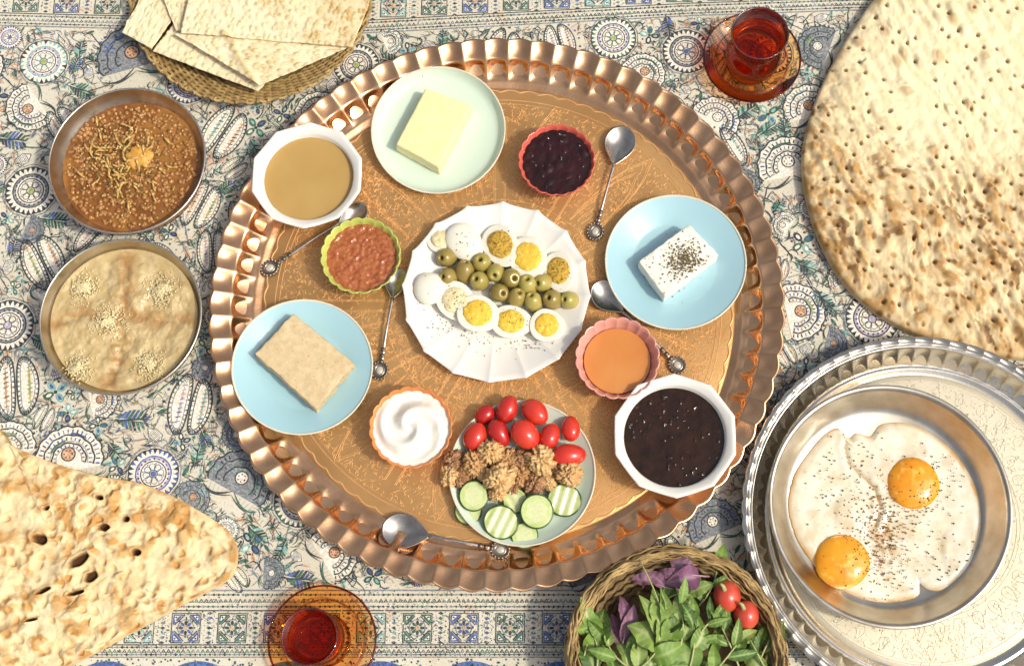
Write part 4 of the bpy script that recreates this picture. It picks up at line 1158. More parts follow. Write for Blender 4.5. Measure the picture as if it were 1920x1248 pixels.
# ------------------------------------------------------------------ eggs, olives, pepper
def egg_half(px, py, rx, ry, ang, tilt, tdir, label, yolk=True, dark=False, lift=0.0, pep=0, seed=0, pale=False):
    m = MPP(px, py, FLP + .012); a, b = rx * m * 1.10, ry * m * 1.10
    X, Y = W(px, py, FLP + .013 + lift)
    t = thing("egg_half", label, "boiled egg", (X, Y, FLP + .0135 + lift), 0, "halved boiled eggs on the white plate")
    t.rotation_euler = (Matrix.Rotation(tilt, 3, Vector((math.cos(tdir), math.sin(tdir), 0))) @ Matrix.Rotation(ang, 3, 'Z')).to_euler()
    def shp(v):
        f = 1 - .14 * v.x / a
        z = v.z if v.z < 0 else v.z * .10
        return (v.x, v.y * f, z + .0005 * mnoise.noise(v * 90 + Vector((seed, 0, 0))))
    if yolk:
        V, F = ellipsoid(a, b, .0135, 36, 18, shp)
    else:
        V, F = ellipsoid(a, b, .0085, 36, 18, lambda v: (v.x, v.y * (1 - .14 * v.x / a), (v.z if v.z > 0 else v.z * .9) + .0004 * mnoise.noise(v * 90 + Vector((seed, 0, 0)))))
    build("egg_white", V, F, M['egg_white'], t)
    if yolk:
        V, F = ellipsoid(a * .66, b * .72, .0042, 40, 14, lambda v: (v.x - a * .06 + .0008 * mnoise.noise(v * 160), v.y + .0008 * mnoise.noise(v * 170 + Vector((3, 0, 0))), max(v.z, -.003) + .0018 * mnoise.noise(v * 210 + Vector((seed, 5, 0))) + .0006))
        build("yolk", V, F, M['yolk_dark'] if dark else M['yolk_pale'] if pale else M['yolk'], t)
    if pep:
        def pp(r):
            u, w = r.gauss(0, .42), r.gauss(0, .42)
            if u * u + w * w > .85: return None
            z = .0052 if (yolk and u * u + w * w < .36) else (.0018 if yolk else .0085 * math.sqrt(max(0, 1 - u * u - w * w)) + .0003)
            return (u * a, w * b, z)
        V, F = specks(pep, pp, .0007, seed)
        tag(build("pepper", V, F, M['pepper'], t, False), kind="stuff")
    return t
egg_half(828, 446, 28, 25, 1.5, -.15, 0, "pale egg half partly hidden at the upper left end of its row", True, pale=True, seed=1, lift=-.002, pep=2)
egg_half(872, 456, 38, 29, -.9, .10, .4, "peppered white egg half, second from the left in the upper row", False, seed=2, pep=40)
egg_half(939, 461, 41, 30, -1.15, -.18, 1.2, "egg half with dark seasoned yolk above the row of olives", True, True, seed=3, pep=25)
egg_half(990, 484, 41, 33, -1.25, -.12, 1.0, "egg half with a pale yellow yolk beside the darkly seasoned ones", True, seed=4, lift=.003, pep=10)
egg_half(1048, 510, 38, 27, -1.35, -.22, 1.3, "egg half with brown herb over its yolk at the right of the plate", True, True, seed=5, pep=30)
egg_half(808, 540, 29, 28, .3, .05, .3, "smooth round white egg half at the far left of the plate", False, seed=6, pep=5)
egg_half(856, 566, 38, 31, -.9, .08, .4, "heavily peppered egg half with a greyish tan yolk next to the smooth one", True, pale=True, seed=7, pep=70)
egg_half(898, 588, 38, 33, -.35, .10, 2.6, "egg half with bright yellow yolk in the middle of the lower row", True, seed=8, lift=.003, pep=22)
egg_half(960, 603, 36, 29, -.1, .06, 2.2, "lower row egg half with herb flecks scattered on its yolk", True, seed=9, pep=60)
egg_half(1027, 610, 31, 29, -.2, .06, 2.2, "egg half with bright yolk at the right end of the lower row", True, seed=10, pep=5)
def olive_mesh(seed):
    prof = [(.0016, .0035), (.0019, .0080), (.0023, .0098), (.0034, .0106), (.0058, .0094), (.0080, .0062), (.0091, .0015), (.0090, -.0030), (.0076, -.0075), (.0046, -.0104), (1e-5, -.0112)]
    prof = [(1e-5, .0025)] + prof
    V, F = lathe(prof, 24)
    V = [tuple(Vector(v) * (1 + .035 * mnoise.noise(Vector(v) * 120 + Vector((seed, 0, 0))))) for v in V.tolist()]
    return V, F
ol = [(838, 483, -.4, -.2), (871, 510, .5, .3), (841, 519, -.3, .3), (903, 493, .05, .05), (899, 527, .2, .1), (929, 511, .25, .35), (958, 522, .05, .3), (936, 549, .35, .25),
      (968, 559, .05, .3), (990, 535, -.05, .2), (1000, 566, .1, .3), (1018, 530, -.35, .3), (1037, 562, .15, .25), (1068, 563, .4, .2)]
olab = ["pitted green olive tucked under the upper left egg", "green olive lying below the peppered white egg half", "leftmost green olive beside the smooth white egg",
        "green olive with its round hole facing straight up", "green olive second in the lower row from the left", "green olive under the darkly seasoned upper egg", "green olive in the centre of the upper olive row",
        "lower row green olive above the bright lower yolk", "lower row green olive with its hole tipped upwards, plate centre", "small green olive under the pale yolked egg half", "lower row olive just above the gap between two eggs",
        "upper row olive touching the herbed right egg", "second olive from the right end of the lower row", "rightmost green olive on the white plate"]
for k, (px, py, tx, ty) in enumerate(ol):
    V, F = olive_mesh(k * 3.1)
    X, Y = W(px, py, FLP + .010)
    o = build("green_olive", V, F, M['olive'], None, loc=(X, Y, FLP + .0108))
    sc = MPP(px, py, FLP) * 1600 * 1.22 * (1.0 + .06 * math.sin(k * 2.3)); o.scale = (sc, sc, sc)
    o.rotation_euler = (-ty * 1.6, tx * 1.3, k * .7)
    tag(o, olab[k], "olive", "olives on the white plate")
def ppos(r):
    k = r.choice([(830, 585, 26, 22), (880, 620, 30, 16), (940, 640, 34, 18), (1000, 640, 24, 12), (850, 600, 30, 20)])
    q = W(r.gauss(k[0], k[2]), r.gauss(k[1], k[3]), FLP + .002)
    d = math.hypot(q[0] - wp.location.x, q[1] - wp.location.y) / (176 * MPP(930, 545, TZ))
    z = .0045 if d < .55 else .0045 + .0135 * (d - .53) / .45
    if d > .93: return None
    return (q[0], q[1], TZ + z)
V, F = specks(230, ppos, .0008, 14)
tag(build("ground_pepper", V, F, M['pepper'], None, False), "ground black pepper scattered on the white plate below the eggs", "pepper", kind="stuff")

# ------------------------------------------------------------------ tomatoes, cucumber, walnuts
def tomato(px, py, rx, ry, ang, tilt, label, lift=0):
    m = MPP(px, py, FLP + .016)
    a, b = rx * m, ry * m
    V, F = ellipsoid(a, b, b * .97, 32, 20, lambda v: (v.x, v.y * (1 - .07 * v.x / a), v.z * (1 - .07 * v.x / a)))
    X, Y = W(px, py, FLP + .014 + lift)
    o = build("cherry_tomato", V, F, M['tomato'], None, loc=(X, Y, FLP + b + lift))
    o.rotation_euler = (0, tilt, ang)
    return tag(o, label, "tomato", "tomatoes on the mint plate")
tomato(909, 776, 21, 18, .6, -.3, "small red tomato at the upper left end of its heap")
tomato(951, 766, 27, 20, 1.25, -.2, "red tomato standing highest in the top row", .004)
tomato(1003, 772, 29, 22, -.75, -.2, "red tomato at the right end of the top row", .003)
tomato(891, 818, 28, 22, 1.2, -.2, "leftmost red tomato touching the walnuts", .002)
tomato(936, 811, 28, 19, -1.0, .2, "red tomato second from the left in the lower row", .006)
tomato(985, 815, 31, 25, -.8, .2, "biggest red tomato in the middle of the heap", .007)
tomato(1031, 816, 26, 19, 1.25, .1, "red tomato right of the biggest one in the heap", .006)
tomato(1070, 802, 25, 18, 1.65, .1, "oval tomato upright at the right edge of the plate", .002)
tomato(1067, 853, 33, 22, .08, .1, "oval red tomato lying sideways beside the right hand walnut", .003)
def cuke(px, py, rx, ry, ang, z, tilt, tdir, label, crinkle=False, seed=0):
    m = MPP(px, py, z); a, b = rx * m, ry * m
    X, Y = W(px, py, z + .002)
    t = thing("cucumber_slice", label, "cucumber", (X, Y, z), 0, "cucumber slices on the mint plate")
    t.rotation_euler = (Matrix.Rotation(tilt, 3, Vector((math.cos(tdir), math.sin(tdir), 0))) @ Matrix.Rotation(ang, 3, 'Z')).to_euler()
    th = .0058
    def top(x, y):
        return th + (.0006 * np.sin(x * 620 + seed) if crinkle else .0003 * np.sin(x * 200 + seed))
    x, y, s = polar(lambda q: np.ones_like(q) * a * .915, 24, 72, .9); y = y * b / a
    zz = top(x, y)
    V, F = slab(np.stack([x, y, zz], 2), .002, True, zbot=.0003)
    g = G().add(V, F, 0)
    mi = []
    n = (24 - 1) * 72
    rr = np.hypot(x, y * a / b) / a
    for i in range(23):
        for j in range(72): mi.append(1 if rr[i, j] < .60 + .05 * math.sin(j * .52) else 0)
    mi += [0] * (len(F) - n)
    build("flesh", V, F, [M['cuke'], M['cuke_mid']], t, True, mi)
    V, F = lathe([(a * .935, .0001), (a, .0006), (a, th - .0003), (a * .985, th + .0002), (a * .91, th + .0003)], 72)
    V[:, 1] *= b / a
    if crinkle: V[72 * 2:, 2] += .0006 * np.sin(V[72 * 2:, 0] * 620 + seed)
    build("skin", V, F, M['cuke_skin'], t)
    return t
z0 = FLP + .0005
cuke(878, 957, 26, 27, .2, z0, .05, 0, "cucumber slice half hidden under the leftmost top slice")
cuke(888, 929, 28, 29, .1, z0 + .006, .12, .2, "smooth cucumber slice overlapping another at the left of the plate")
cuke(966, 938, 24, 24, .6, z0 + .003, .05, 0, "dim cucumber slice mostly hidden between walnuts and other slices", True, 1)
cuke(983, 1004, 26, 25, .4, z0 + .001, .08, 1.5, "lowest cucumber slice resting on the edge of the plate")
cuke(939, 978, 34, 32, -.45, z0 + .006, .14, .3, "large crinkle cut cucumber slice near the bottom of the plate", True, 2)
cuke(1058, 937, 33, 31, -.30, z0 + .002, .10, 0, "crinkle cut cucumber slice under the right hand walnut", True, 3)
cuke(1006, 958, 32, 33, 0, z0 + .009, .10, .6, "big smooth pale cucumber slice lying on top of the others")
def walnut(px, py, rpx, dark, lift, label, seed):
    m = MPP(px, py, FLP + .012); r = rpx * m * 1.14
    vr = random.Random(seed)
    off = Vector((seed * 3.7, seed * 1.3, 0))
    def f(v):
        n = v.normalized()
        q = n * 3.1 + off
        ridge = 1 - abs(mnoise.noise(q)) * 2.0
        ridge2 = 1 - abs(mnoise.noise(q * 2.1 + Vector((9, 0, 0)))) * 2.0
        k = .62 + .40 * ridge + .26 * ridge2
        groove = 1 - .30 * math.exp(-(n.x * 6) ** 2)
        return tuple(v * max(.35, k) * groove)
    V, F = ellipsoid(r * .85, r, r * .68, 60, 38, f)
    X, Y = W(px, py, FLP + .010 + lift)
    o = build("walnut_kernel", V, F, M['walnut_dark' if dark else 'walnut'], None, loc=(X, Y, FLP + r * .55 + lift))
    o.rotation_euler = (vr.uniform(-.5, .5), vr.uniform(-.5, .5), vr.uniform(0, TAU))
    return tag(o, label, "walnut", "walnut pieces on the mint plate")
wl = [(922, 848, 24, 0, .008, "golden walnut half at the top of the heap under the tomatoes"), (893, 868, 24, 0, .004, "golden walnut half left of the heap's highest piece"),
      (952, 862, 20, 0, .003, "walnut piece in the heap's middle beside the dark one"), (936, 897, 26, 0, .010, "large golden walnut piece at the front of the heap"),
      (852, 862, 19, 1, .001, "dark walnut piece at the plate's left edge, upper one"), (843, 893, 17, 0, .003, "small walnut piece overhanging the plate's left edge"), (864, 898, 17, 1, .001, "small brown walnut piece behind the left cucumber slices"),
      (973, 858, 17, 1, .006, "darkest walnut piece directly below the biggest tomato"), (1014, 862, 26, 0, .008, "whole walnut half right of the dark piece"),
      (978, 890, 19, 0, .004, "walnut piece in the heap above the hidden cucumber slice"), (1003, 905, 19, 1, .005, "brown walnut piece above the big pale cucumber slice"),
      (932, 922, 16, 0, .006, "small walnut crumb piece lowest in the heap"), (1068, 888, 22, 0, .008, "walnut half below the sideways tomato at right"), (1046, 882, 16, 1, .003, "small dark walnut piece beside the right hand half"),
      (1022, 892, 15, 0, .002, "small walnut piece under the whole walnut half"), (962, 915, 14, 1, .001, "small dark walnut crumb near the hidden cucumber slice"),
      (908, 888, 13, 0, .007, "little golden walnut crumb between the left and front pieces"), (872, 880, 12, 0, .006, "little walnut crumb left of the golden left half"), (958, 882, 13, 0, .012, "little pale walnut crumb on top of the heap's middle"),
      (990, 870, 12, 0, .010, "little golden walnut crumb beside the whole walnut half"), (1030, 905, 12, 0, .006, "little walnut crumb above the right crinkle cut slice"), (835, 880, 10, 0, .004, "tiny walnut crumb at the far left of the heap")]
for k, (px, py, r, dk, lf, lb) in enumerate(wl): walnut(px, py, r, dk, lf, lb, k + 1)

# ------------------------------------------------------------------ tea spoons
def spoon(b, e, label, z0=TZ, bw=29, flip=False):
    bx, by = W(b[0], b[1], z0 + .006); ex, ey = W(e[0], e[1], z0 + .004)
    m = MPP(b[0], b[1], z0); L = math.hypot(ex - bx, ey - by); a = math.atan2(ey - by, ex - bx)
    t = thing("tea_spoon", label, "spoon", (bx, by, z0), a, "tea spoons on the copper tray")
    rl, rw = bw * 1.22 * m, bw * m
    # bowl: egg-shaped shell, drawn out towards the handle
    nr, nt = 12, 40
    P = []
    for i in range(nr):
        s = (i + .01) / (nr - 1)
        for j in range(nt):
            th = TAU * j / nt; cx, sy = math.cos(th), math.sin(th)
            pull = max(0, cx) ** 3
            x = s * rl * (cx * (1 + .28 * pull)); y = s * rw * sy * (1 - .42 * pull * abs(cx) - .12 * max(0, cx))
            z = .0090 - .0078 * (1 - s ** 2.2)
            P.append((x, y, z))
    P = np.array(P).reshape(nr, nt, 3)
    V, F = slab(P, .0007, True)
    build("spoon_bowl", V, F, M['spoon'], t)
    h0 = rl * 1.22
    xs = np.linspace(h0, L - .010, 16)
    u = np.linspace(0, 1, 16)
    Pz = [(x, 0, .0088 + .0030 * math.sin(PI * q) * 1.0 - .0055 * q) for x, q in zip(xs, u)]
    V, F = tube(Pz, .0024 - .0011 * np.sin(PI * u) + .0006 * u, 10, .55)
    build("handle", V, F, M['spoon'], t)
    ze = Pz[-1][2]
    for kx in (.72, .80, .88):
        V, F = ellipsoid(.0030, .0030, .0018, 12, 8)
        build("handle_bead", [(p[0] + h0 + (L - h0) * kx, p[1], p[2] + .0088 - .0055 * kx + .0030 * math.sin(PI * kx)) for p in V], F, M['spoon_dark'], t)
    rr = .0098
    V, F = lathe([(1e-5, -.001), (rr, -.001), (rr, .0012), (rr * .80, .0018), (rr * .74, .0012), (rr * .60, .0020), (rr * .52, .0012), (1e-5, .0012)], 40)
    build("medallion", [(v[0] * 1.15 + L, v[1], v[2] + ze) for v in V.tolist()], F, M['spoon_dark'], t)
    V, F = lathe([(rr * .55 + .0006 * math.cos(q), .0016 + .0006 * math.sin(q)) for q in np.arange(6) * TAU / 6], 32, closed=True)
    build("medallion_ring", [(v[0] * 1.15 + L, v[1], v[2] + ze) for v in V.tolist()], F, M['spoon'], t)
    V, F = ellipsoid(rr * .52, rr * .44, .0022, 20, 10)
    build("stone_inlay", [(p[0] + L, p[1], p[2] + ze + .0012) for p in V], F, M['inlay'], t)
    for q in range(16):
        qa = TAU * q / 16
        V, F = ellipsoid(.0012, .0012, .0010, 6, 4)
        build("medallion_bead", [(p[0] + L + rr * 1.08 * math.cos(qa), p[1] + rr * .94 * math.sin(qa), p[2] + ze + .0012) for p in V], F, M['spoon'], t)
    return t
spoon((1162, 270), (1116, 434), "silver tea spoon lying beside the red jam cup")
spoon((665, 402), (506, 502), "tea spoon pointing left beside the green cup", bw=22)
spoon((742, 528), (712, 694), "tea spoon between the halva plate and the white egg plate", bw=22)
spoon((1138, 556), (1270, 684), "tea spoon half under the blue cheese plate's edge", bw=28)
spoon((756, 995), (938, 1030), "tea spoon at the tray's bottom pointing at the vegetable plate", bw=33)

# ------------------------------------------------------------------ tea in glasses on amber saucers
def tea_set(sc, rs, name_pos, gc, k=1.0):
    zr = .017
    X, Y = W(sc[0], sc[1], zr); R = rs * MPP(sc[0], sc[1], zr)
    t = thing("glass_saucer", "amber glass saucer under the " + name_pos + " tea glass", "saucer", (X, Y, .0012), 0, "amber saucers")
    prof = [(1e-5, .0035), (R * .46, .0035), (R * .50, .0050), (R * .56, .0052), (R * .64, .0055), (R * .84, .0105), (R * .985, .0160)]
    V, F = lathe(prof, 96); build("dish", V, F, M['amber_glass'], t)
    V, F = lathe([(R * .985 + .0012 * math.cos(a), .0162 + .0012 * math.sin(a)) for a in np.arange(8) * TAU / 8], 96, closed=True)
    build("lip", V, F, M['amber_edge'], t)
    V, F = lathe([(R * .47 + .0014 * math.cos(a), .0018 + .0016 * math.sin(a)) for a in np.arange(8) * TAU / 8], 72, closed=True)
    build("foot_ring", V, F, M['amber_glass'], t)
    V, F = lathe([(R * .74 + .0009 * math.cos(a), .0085 + .0009 * math.sin(a)) for a in np.arange(6) * TAU / 6], 96, closed=True)
    build("moulded_ring", V, F, M['amber_glass'], t)
    gz = .0012 + .0048
    gx, gy = W(gc[0], gc[1], gz)
    g = thing("tea_glass", "narrow waisted clear tea glass on the " + name_pos + " amber saucer", "glass", (gx, gy, gz), 0, "tea glasses")
    out = [(1e-5, 0), (.0195, 0), (.0245, .0030), (.0318, .0120), (.0338, .0190), (.0325, .0270), (.0275, .0380), (.0258, .0440), (.0268, .0510), (.0305, .0640), (.0340, .0770)]
    o2 = spline(out, 40)
    inn = [(.0330, .0770), (.0293, .0640), (.0256, .0510), (.0246, .0440), (.0262, .0380), (.0311, .0270), (.0323, .0190), (.0302, .0125), (.0225, .0070), (.0100, .0060), (1e-5, .0060)]
    i2 = spline(inn, 40)
    V, F = lathe([tuple(p) for p in o2], 72); build("outer_wall", V, F, M['clear_glass'], g)
    V, F = lathe([(.0335 + .0008 * math.cos(a), .0772 + .0008 * math.sin(a)) for a in np.arange(8) * TAU / 8], 72, closed=True); build("rim", V, F, M['clear_glass'], g)
    lv = .0575
    tp = [p for p in i2[::-1] if p[1] < lv]
    prof = [(max(1e-5, p[0] - .0004), p[1] + .0004) for p in tp] + [(.0265, lv), (.0250, lv - .0004), (1e-5, lv - .0005)]
    V, F = lathe(prof, 72)
    o = build("tea", V, F, M['tea'], None, loc=(gx, gy, gz))
    g.scale = (k, k, k); o.scale = (k, k, k)
    tag(o, "red brown tea inside the " + name_pos + " tea glass", "tea", "glasses of tea")
tea_set((1410, 108), 92, "upper", (1408, 118))
tea_set((604, 1199), 102, "lower", (601, 1197), .87)

# ------------------------------------------------------------------ breads
def bread(name, label, cat, pts, c, ztop, thick, mat, zf, nr, nt, zref):
    cw = np.array(W(*c, zref)); Rb = outline_R([W(px, py, zref) for px, py in pts], cw)
    x, y, s = disc_grid(Rb, nr)
    z, toast, char_shade = zf(x, y, s)
    V, F = slab(np.stack([x, y, z], 2), .001, zbot=.0006, under=False)
    n = x.size
    at = {"toast": np.concatenate([toast.ravel(), np.full(n, .3)]), "char_shade": np.concatenate([char_shade.ravel(), np.zeros(n)])}
    o = build(name, V, F, mat, None, attr=at, loc=(cw[0], cw[1], 0.001))
    return tag(o, label, cat)
bp = [(1650, -20), (1600, 50), (1552, 135), (1522, 215), (1509, 290), (1520, 370), (1543, 440), (1578, 505), (1628, 560), (1700, 607), (1790, 640), (1880, 660), (1990, 660), (2110, 590), (2190, 460), (2210, 300), (2160, 120), (2080, 0), (1960, -90), (1820, -110), (1720, -80)]
bc = (1850, 280)
bcw = np.array(W(*bc, .03))
def barb(x, y, s):
    # rows of finger dimples running slantwise, small prick holes, browned blisters
    ca, sa = math.cos(math.radians(-62)), math.sin(math.radians(-62))
    u = x * ca + y * sa; v = -x * sa + y * ca
    wv = v + .008 * (vnoise(u * 22, v * 22, 3) - .5) * 2
    row = np.cos(wv * TAU / .0165)
    bl = fbm(x * 75, y * 75, 5)
    f1, f2, idv = worley(u * 62 + .5 * vnoise(x * 30, y * 30, 7), wv * 61, 6)
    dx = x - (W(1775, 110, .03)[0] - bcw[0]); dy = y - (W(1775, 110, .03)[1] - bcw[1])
    pale = sstep(.200, .085, np.hypot(dx * .95, dy * .95) + .05 * (fbm(x * 18, y * 18, 2) - .5))  # sunlit patch put into the crust colour: paler and less toasted
    gu = u / .0200 + .35 * np.floor(wv / .0165); gv = wv / .0165                  # pricks set along the rows
    iu = np.floor(gu); iv = np.floor(gv); pid = _h(iu, iv, 6)
    pe1 = np.hypot((gu - iu - .5 + .5 * (_h(iu, iv, 7) - .5)) * .85, (gv - iv - .5 + .35 * (_h(iu, iv, 8) - .5)) * 1.05)
    pit = sstep(.16, .06, pe1) * (pid > .22) * (1 - pale * (pid < .5))
    b1, b2, bid = worley(u * 30, wv * 48, 15)
    blis = sstep(.42, .1, b1) * (bid > .62)
    m1 = fbm(u * 46, wv * 74, 19); m2 = fbm(u * 95, wv * 140, 41); m3 = fbm(x * 15, y * 15, 77)
    c1, _, cid = worley(u * 66, wv * 88, 61)
    edge = sstep(1.0, .95, s)
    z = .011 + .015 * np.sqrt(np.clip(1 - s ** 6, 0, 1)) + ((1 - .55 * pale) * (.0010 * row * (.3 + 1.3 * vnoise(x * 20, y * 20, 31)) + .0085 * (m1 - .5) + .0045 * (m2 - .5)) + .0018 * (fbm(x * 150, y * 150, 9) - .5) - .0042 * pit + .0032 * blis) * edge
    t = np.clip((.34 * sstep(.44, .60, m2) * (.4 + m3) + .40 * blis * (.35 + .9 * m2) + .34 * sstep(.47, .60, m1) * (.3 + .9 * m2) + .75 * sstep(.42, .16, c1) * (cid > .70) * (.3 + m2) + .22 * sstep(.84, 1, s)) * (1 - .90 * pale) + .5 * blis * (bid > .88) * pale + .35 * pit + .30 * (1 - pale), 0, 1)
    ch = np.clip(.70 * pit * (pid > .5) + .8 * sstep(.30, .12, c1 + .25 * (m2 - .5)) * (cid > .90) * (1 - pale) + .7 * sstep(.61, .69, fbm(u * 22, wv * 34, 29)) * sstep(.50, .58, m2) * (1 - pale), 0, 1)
    return z, t, ch
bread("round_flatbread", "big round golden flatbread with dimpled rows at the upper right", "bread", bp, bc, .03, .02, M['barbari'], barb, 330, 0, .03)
sp_ = [(443, 1036), (438, 1070), (415, 1092), (370, 1116), (325, 1140), (280, 1166), (230, 1193), (185, 1218), (130, 1245), (40, 1275), (-60, 1300), (-170, 1290), (-220, 1180), (-210, 1020), (-150, 880), (-60, 800), (0, 805), (18, 832), (60, 852), (120, 874), (185, 892), (260, 905), (320, 928), (370, 955), (415, 985), (436, 1010)]
scw = np.array(W(120, 1060, .012))
holes = [(88, 952, 7, 4, .2), (75, 1010, 14, 9, -.3), (146, 1050, 19, 9, .6), (82, 1105, 14, 5, .4), (142, 1110, 15, 4, .2), (194, 987, 10, 7, 0), (186, 932, 7, 4, -.2), (56, 1161, 11, 3, .2), (168, 1080, 12, 9, .7), (236, 972, 7, 5, 0), (255, 1035, 9, 6, -.3)]
def sang(x, y, s):
    wx = x + .016 * (fbm(x * 26, y * 26, 1) - .5); wy = y + .016 * (fbm(x * 26, y * 26, 2) - .5)
    f1, f2, idv = worley(wx * 50, wy * 50, 8)
    g1, g2, gid = worley(wx * 92, wy * 92, 18)
    up = sstep(.62, .05, f1) * sstep(.35, .55, idv)
    dn = sstep(.55, .05, g1) * (gid < .38)
    bl = fbm(wx * 46, wy * 46, 15)
    z = .010 + (.0100 * (bl - .5) + .0042 * up - .0034 * dn + .0022 * (fbm(x * 150, y * 150, 4) - .5)) * sstep(1, .95, s)
    hi = sstep(.44, .60, bl + .2 * up)
    q1 = fbm(wx * 60, wy * 60, 33); q2 = fbm(wx * 120, wy * 120, 35)
    t = np.clip(.75 * sstep(.47, .60, q1) * (.25 + .75 * hi) + .65 * up * sstep(.42, .58, q2) + .42 * dn + .45 * sstep(.5, .62, q2) * sstep(.4, .6, fbm(x * 18, y * 18, 9)) + .7 * sstep(.95, 1.0, s) * vnoise(x * 25, y * 25, 7), 0, 1) * .95
    ch = np.zeros_like(x)
    for (hx, hy, ra, rb, an) in holes:  # shade inside each hole painted in with the burnt crust colour
        q = np.array(W(hx, hy, .012)) - scw; m = MPP(hx, hy, .012)
        ux = ((x - q[0]) * math.cos(an) + (y - q[1]) * math.sin(an)) / (ra * m); uy = (-(x - q[0]) * math.sin(an) + (y - q[1]) * math.cos(an)) / (rb * m)
        d = np.hypot(ux, uy) * (1 + .55 * (fbm(x * 190, y * 190, 50) - .5))
        k = sstep(1.15, .7, d); z = z * (1 - k) + .0016 * k + .002 * np.exp(-((d - 1.35) / .3) ** 2); ch = np.maximum(ch, sstep(1.2, .8, d)); t = np.maximum(t, .5 * sstep(1.9, 1.2, d))
    return np.maximum(z, .0012), t, ch
bread("stone_baked_flatbread", "long bumpy stone baked flatbread with small holes at lower left", "bread", sp_, (120, 1060), .012, .01, M['sangak'], sang, 320, 0, .012)

# lavash on its wicker tray
def wicker_ring(cx, cy, r, z, w, n, parent, name, amp, waves, ph, mat, flat=.8, tiltx=0.0):
    t = np.linspace(0, TAU, n, endpoint=False)
    rr = r + amp * np.sin(waves * t + ph); zz = z + amp * np.cos(waves * t + ph)
    V, F = tube(np.stack([cx + rr * np.cos(t), cy + rr * np.sin(t), zz], 1), w, 6, flat, closed=True)
    return build(name, V, F, mat, parent)
lbz = .024
LC = W(472, -16, lbz); LR = 226 * MPP(472, -16, lbz)
lb = thing("wicker_tray", "shallow wicker tray under the folded lavash", "basket", (LC[0], LC[1], .001))
V, F = lathe([(1e-5, .001), (LR * .80, .001), (LR * .95, .014), (LR * .97, .018), (LR * .95, .016), (LR * .79, .003), (1e-5, .003)], 96)
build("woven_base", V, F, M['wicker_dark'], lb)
for k in range(12):
    u = k / 11
    wicker_ring(0, 0, LR * (.79 + .21 * u), .004 + .019 * u, .0021, 260, lb, "wicker_strand", .0013, 46, (k % 2) * PI, M['wicker'])
for q in range(72):
    a = TAU * q / 72
    V, F = tube([(LR * r * math.cos(a + .10 * (r - .8)), LR * r * math.sin(a + .10 * (r - .8)), z) for r, z in ((.84, .004), (.90, .012), (.96, .0195), (1.015, .0255))], .0015, 5)
    build("wicker_stake", V, F, M['wicker'], lb)
def edge_pts(pts, n, z):
    P = np.array([W(px, py, z) for px, py in pts])
    d = np.r_[0, np.cumsum(np.hypot(*np.diff(P, axis=0).T))]
    t = np.linspace(0, d[-1], n)
    return np.stack([np.interp(t, d, P[:, 0]), np.interp(t, d, P[:, 1])], 1)
def lavash(label, top, bot, z, n, m, seed, toast_k=1.0, folds=(), lift=0.0, slope=(0, 0)):
    A = edge_pts(top, m, z); B = edge_pts(bot, m, z)
    v = np.linspace(0, 1, n)[:, None, None]
    P = A[None] * (1 - v) + B[None] * v
    P[..., 0] += .0010 * (vnoise(P[..., 0] * 90, P[..., 1] * 90, seed) - .5); P[..., 1] += .0010 * (vnoise(P[..., 0] * 90, P[..., 1] * 90, seed + 1) - .5)
    x, y = P[..., 0], P[..., 1]
    c = P.mean((0, 1))
    ca, sa = math.cos(.65), math.sin(.65)
    u = (x * ca + y * sa) / .0070; w = (-x * sa + y * ca) / .0062
    f1, f2, rid = worley(u, w, seed)
    bub = sstep(.48, .10, f1) * (.25 + .75 * rid)
    ring = np.exp(-((f1 - .42) / .10) ** 2) * (rid > .35)
    patch = sstep(.46, .60, fbm(x * 17, y * 17, seed + 5))
    if toast_k > 1: patch = np.maximum(patch, sstep(.075, .02, np.hypot(x - W(655, 10, z)[0], y - W(655, 10, z)[1])))
    zz = z + .0026 * bub + .0050 * (fbm(x * 14, y * 14, seed + 4) - .5) + .0012 * (fbm(x * 60, y * 60, seed + 8) - .5)
    tst = np.clip(.45 * ring + .25 * bub * rid + .85 * toast_k * patch * (.35 + .65 * bub), 0, 1)
    ch = np.clip(sstep(.16, .05, f1) * (rid > .72) * .8 + ring * toast_k * patch * .35, 0, 1) * min(1, .3 + toast_k)
    for f in folds:
        L = [W(px, py, z) for px, py in f]
        d = dist_line(x, y, L)
        zz = zz + .0030 * np.exp(-(d / .0042) ** 2); tst = np.maximum(tst, .75 * np.exp(-(d / .0032) ** 2))
    zz = zz + slope[0] * (x - c[0]) + slope[1] * (y - c[1])
    V, F = slab(np.stack([x - c[0], y - c[1], zz - z], 2), .0013)
    k = x.size
    o = build("lavash_sheet", V, F, M['lavash'], None, attr={"toast": np.concatenate([tst.ravel(), np.full(k, .3)]), "char_shade": np.concatenate([ch.ravel(), np.zeros(k)])}, loc=(c[0], c[1], z))
    return tag(o, label, "lavash", "lavash sheets on the wicker tray")
lavash("plain lavash corner sticking out at the far left of the stack", [(290, -70), (262, -2), (228, 61)], [(390, -70), (335, 20), (285, 92)], .033, 60, 40, 3, .25)
lavash("lowest lavash sheet with its corner over the wicker rim", [(400, -60), (330, 40), (285, 95)], [(600, -40), (520, 130), (484, 171)], .030, 90, 70, 9, .4, slope=(0, 0))
lavash("narrow folded lavash strip between the corner and top sheet", [(285, -60), (305, -5), (330, 58)], [(372, -60), (354, 0), (344, 54)], .038, 40, 50, 5, .3)
lavash("large bubbly lavash sheet on top, toasted at its right side", [(372, -80), (350, 10), (338, 62)], [(720, -90), (688, 20), (660, 88)], .046, 130, 60, 7, 1.1,
       [[(418, 62), (436, 80), (445, 105), (470, 150)]])
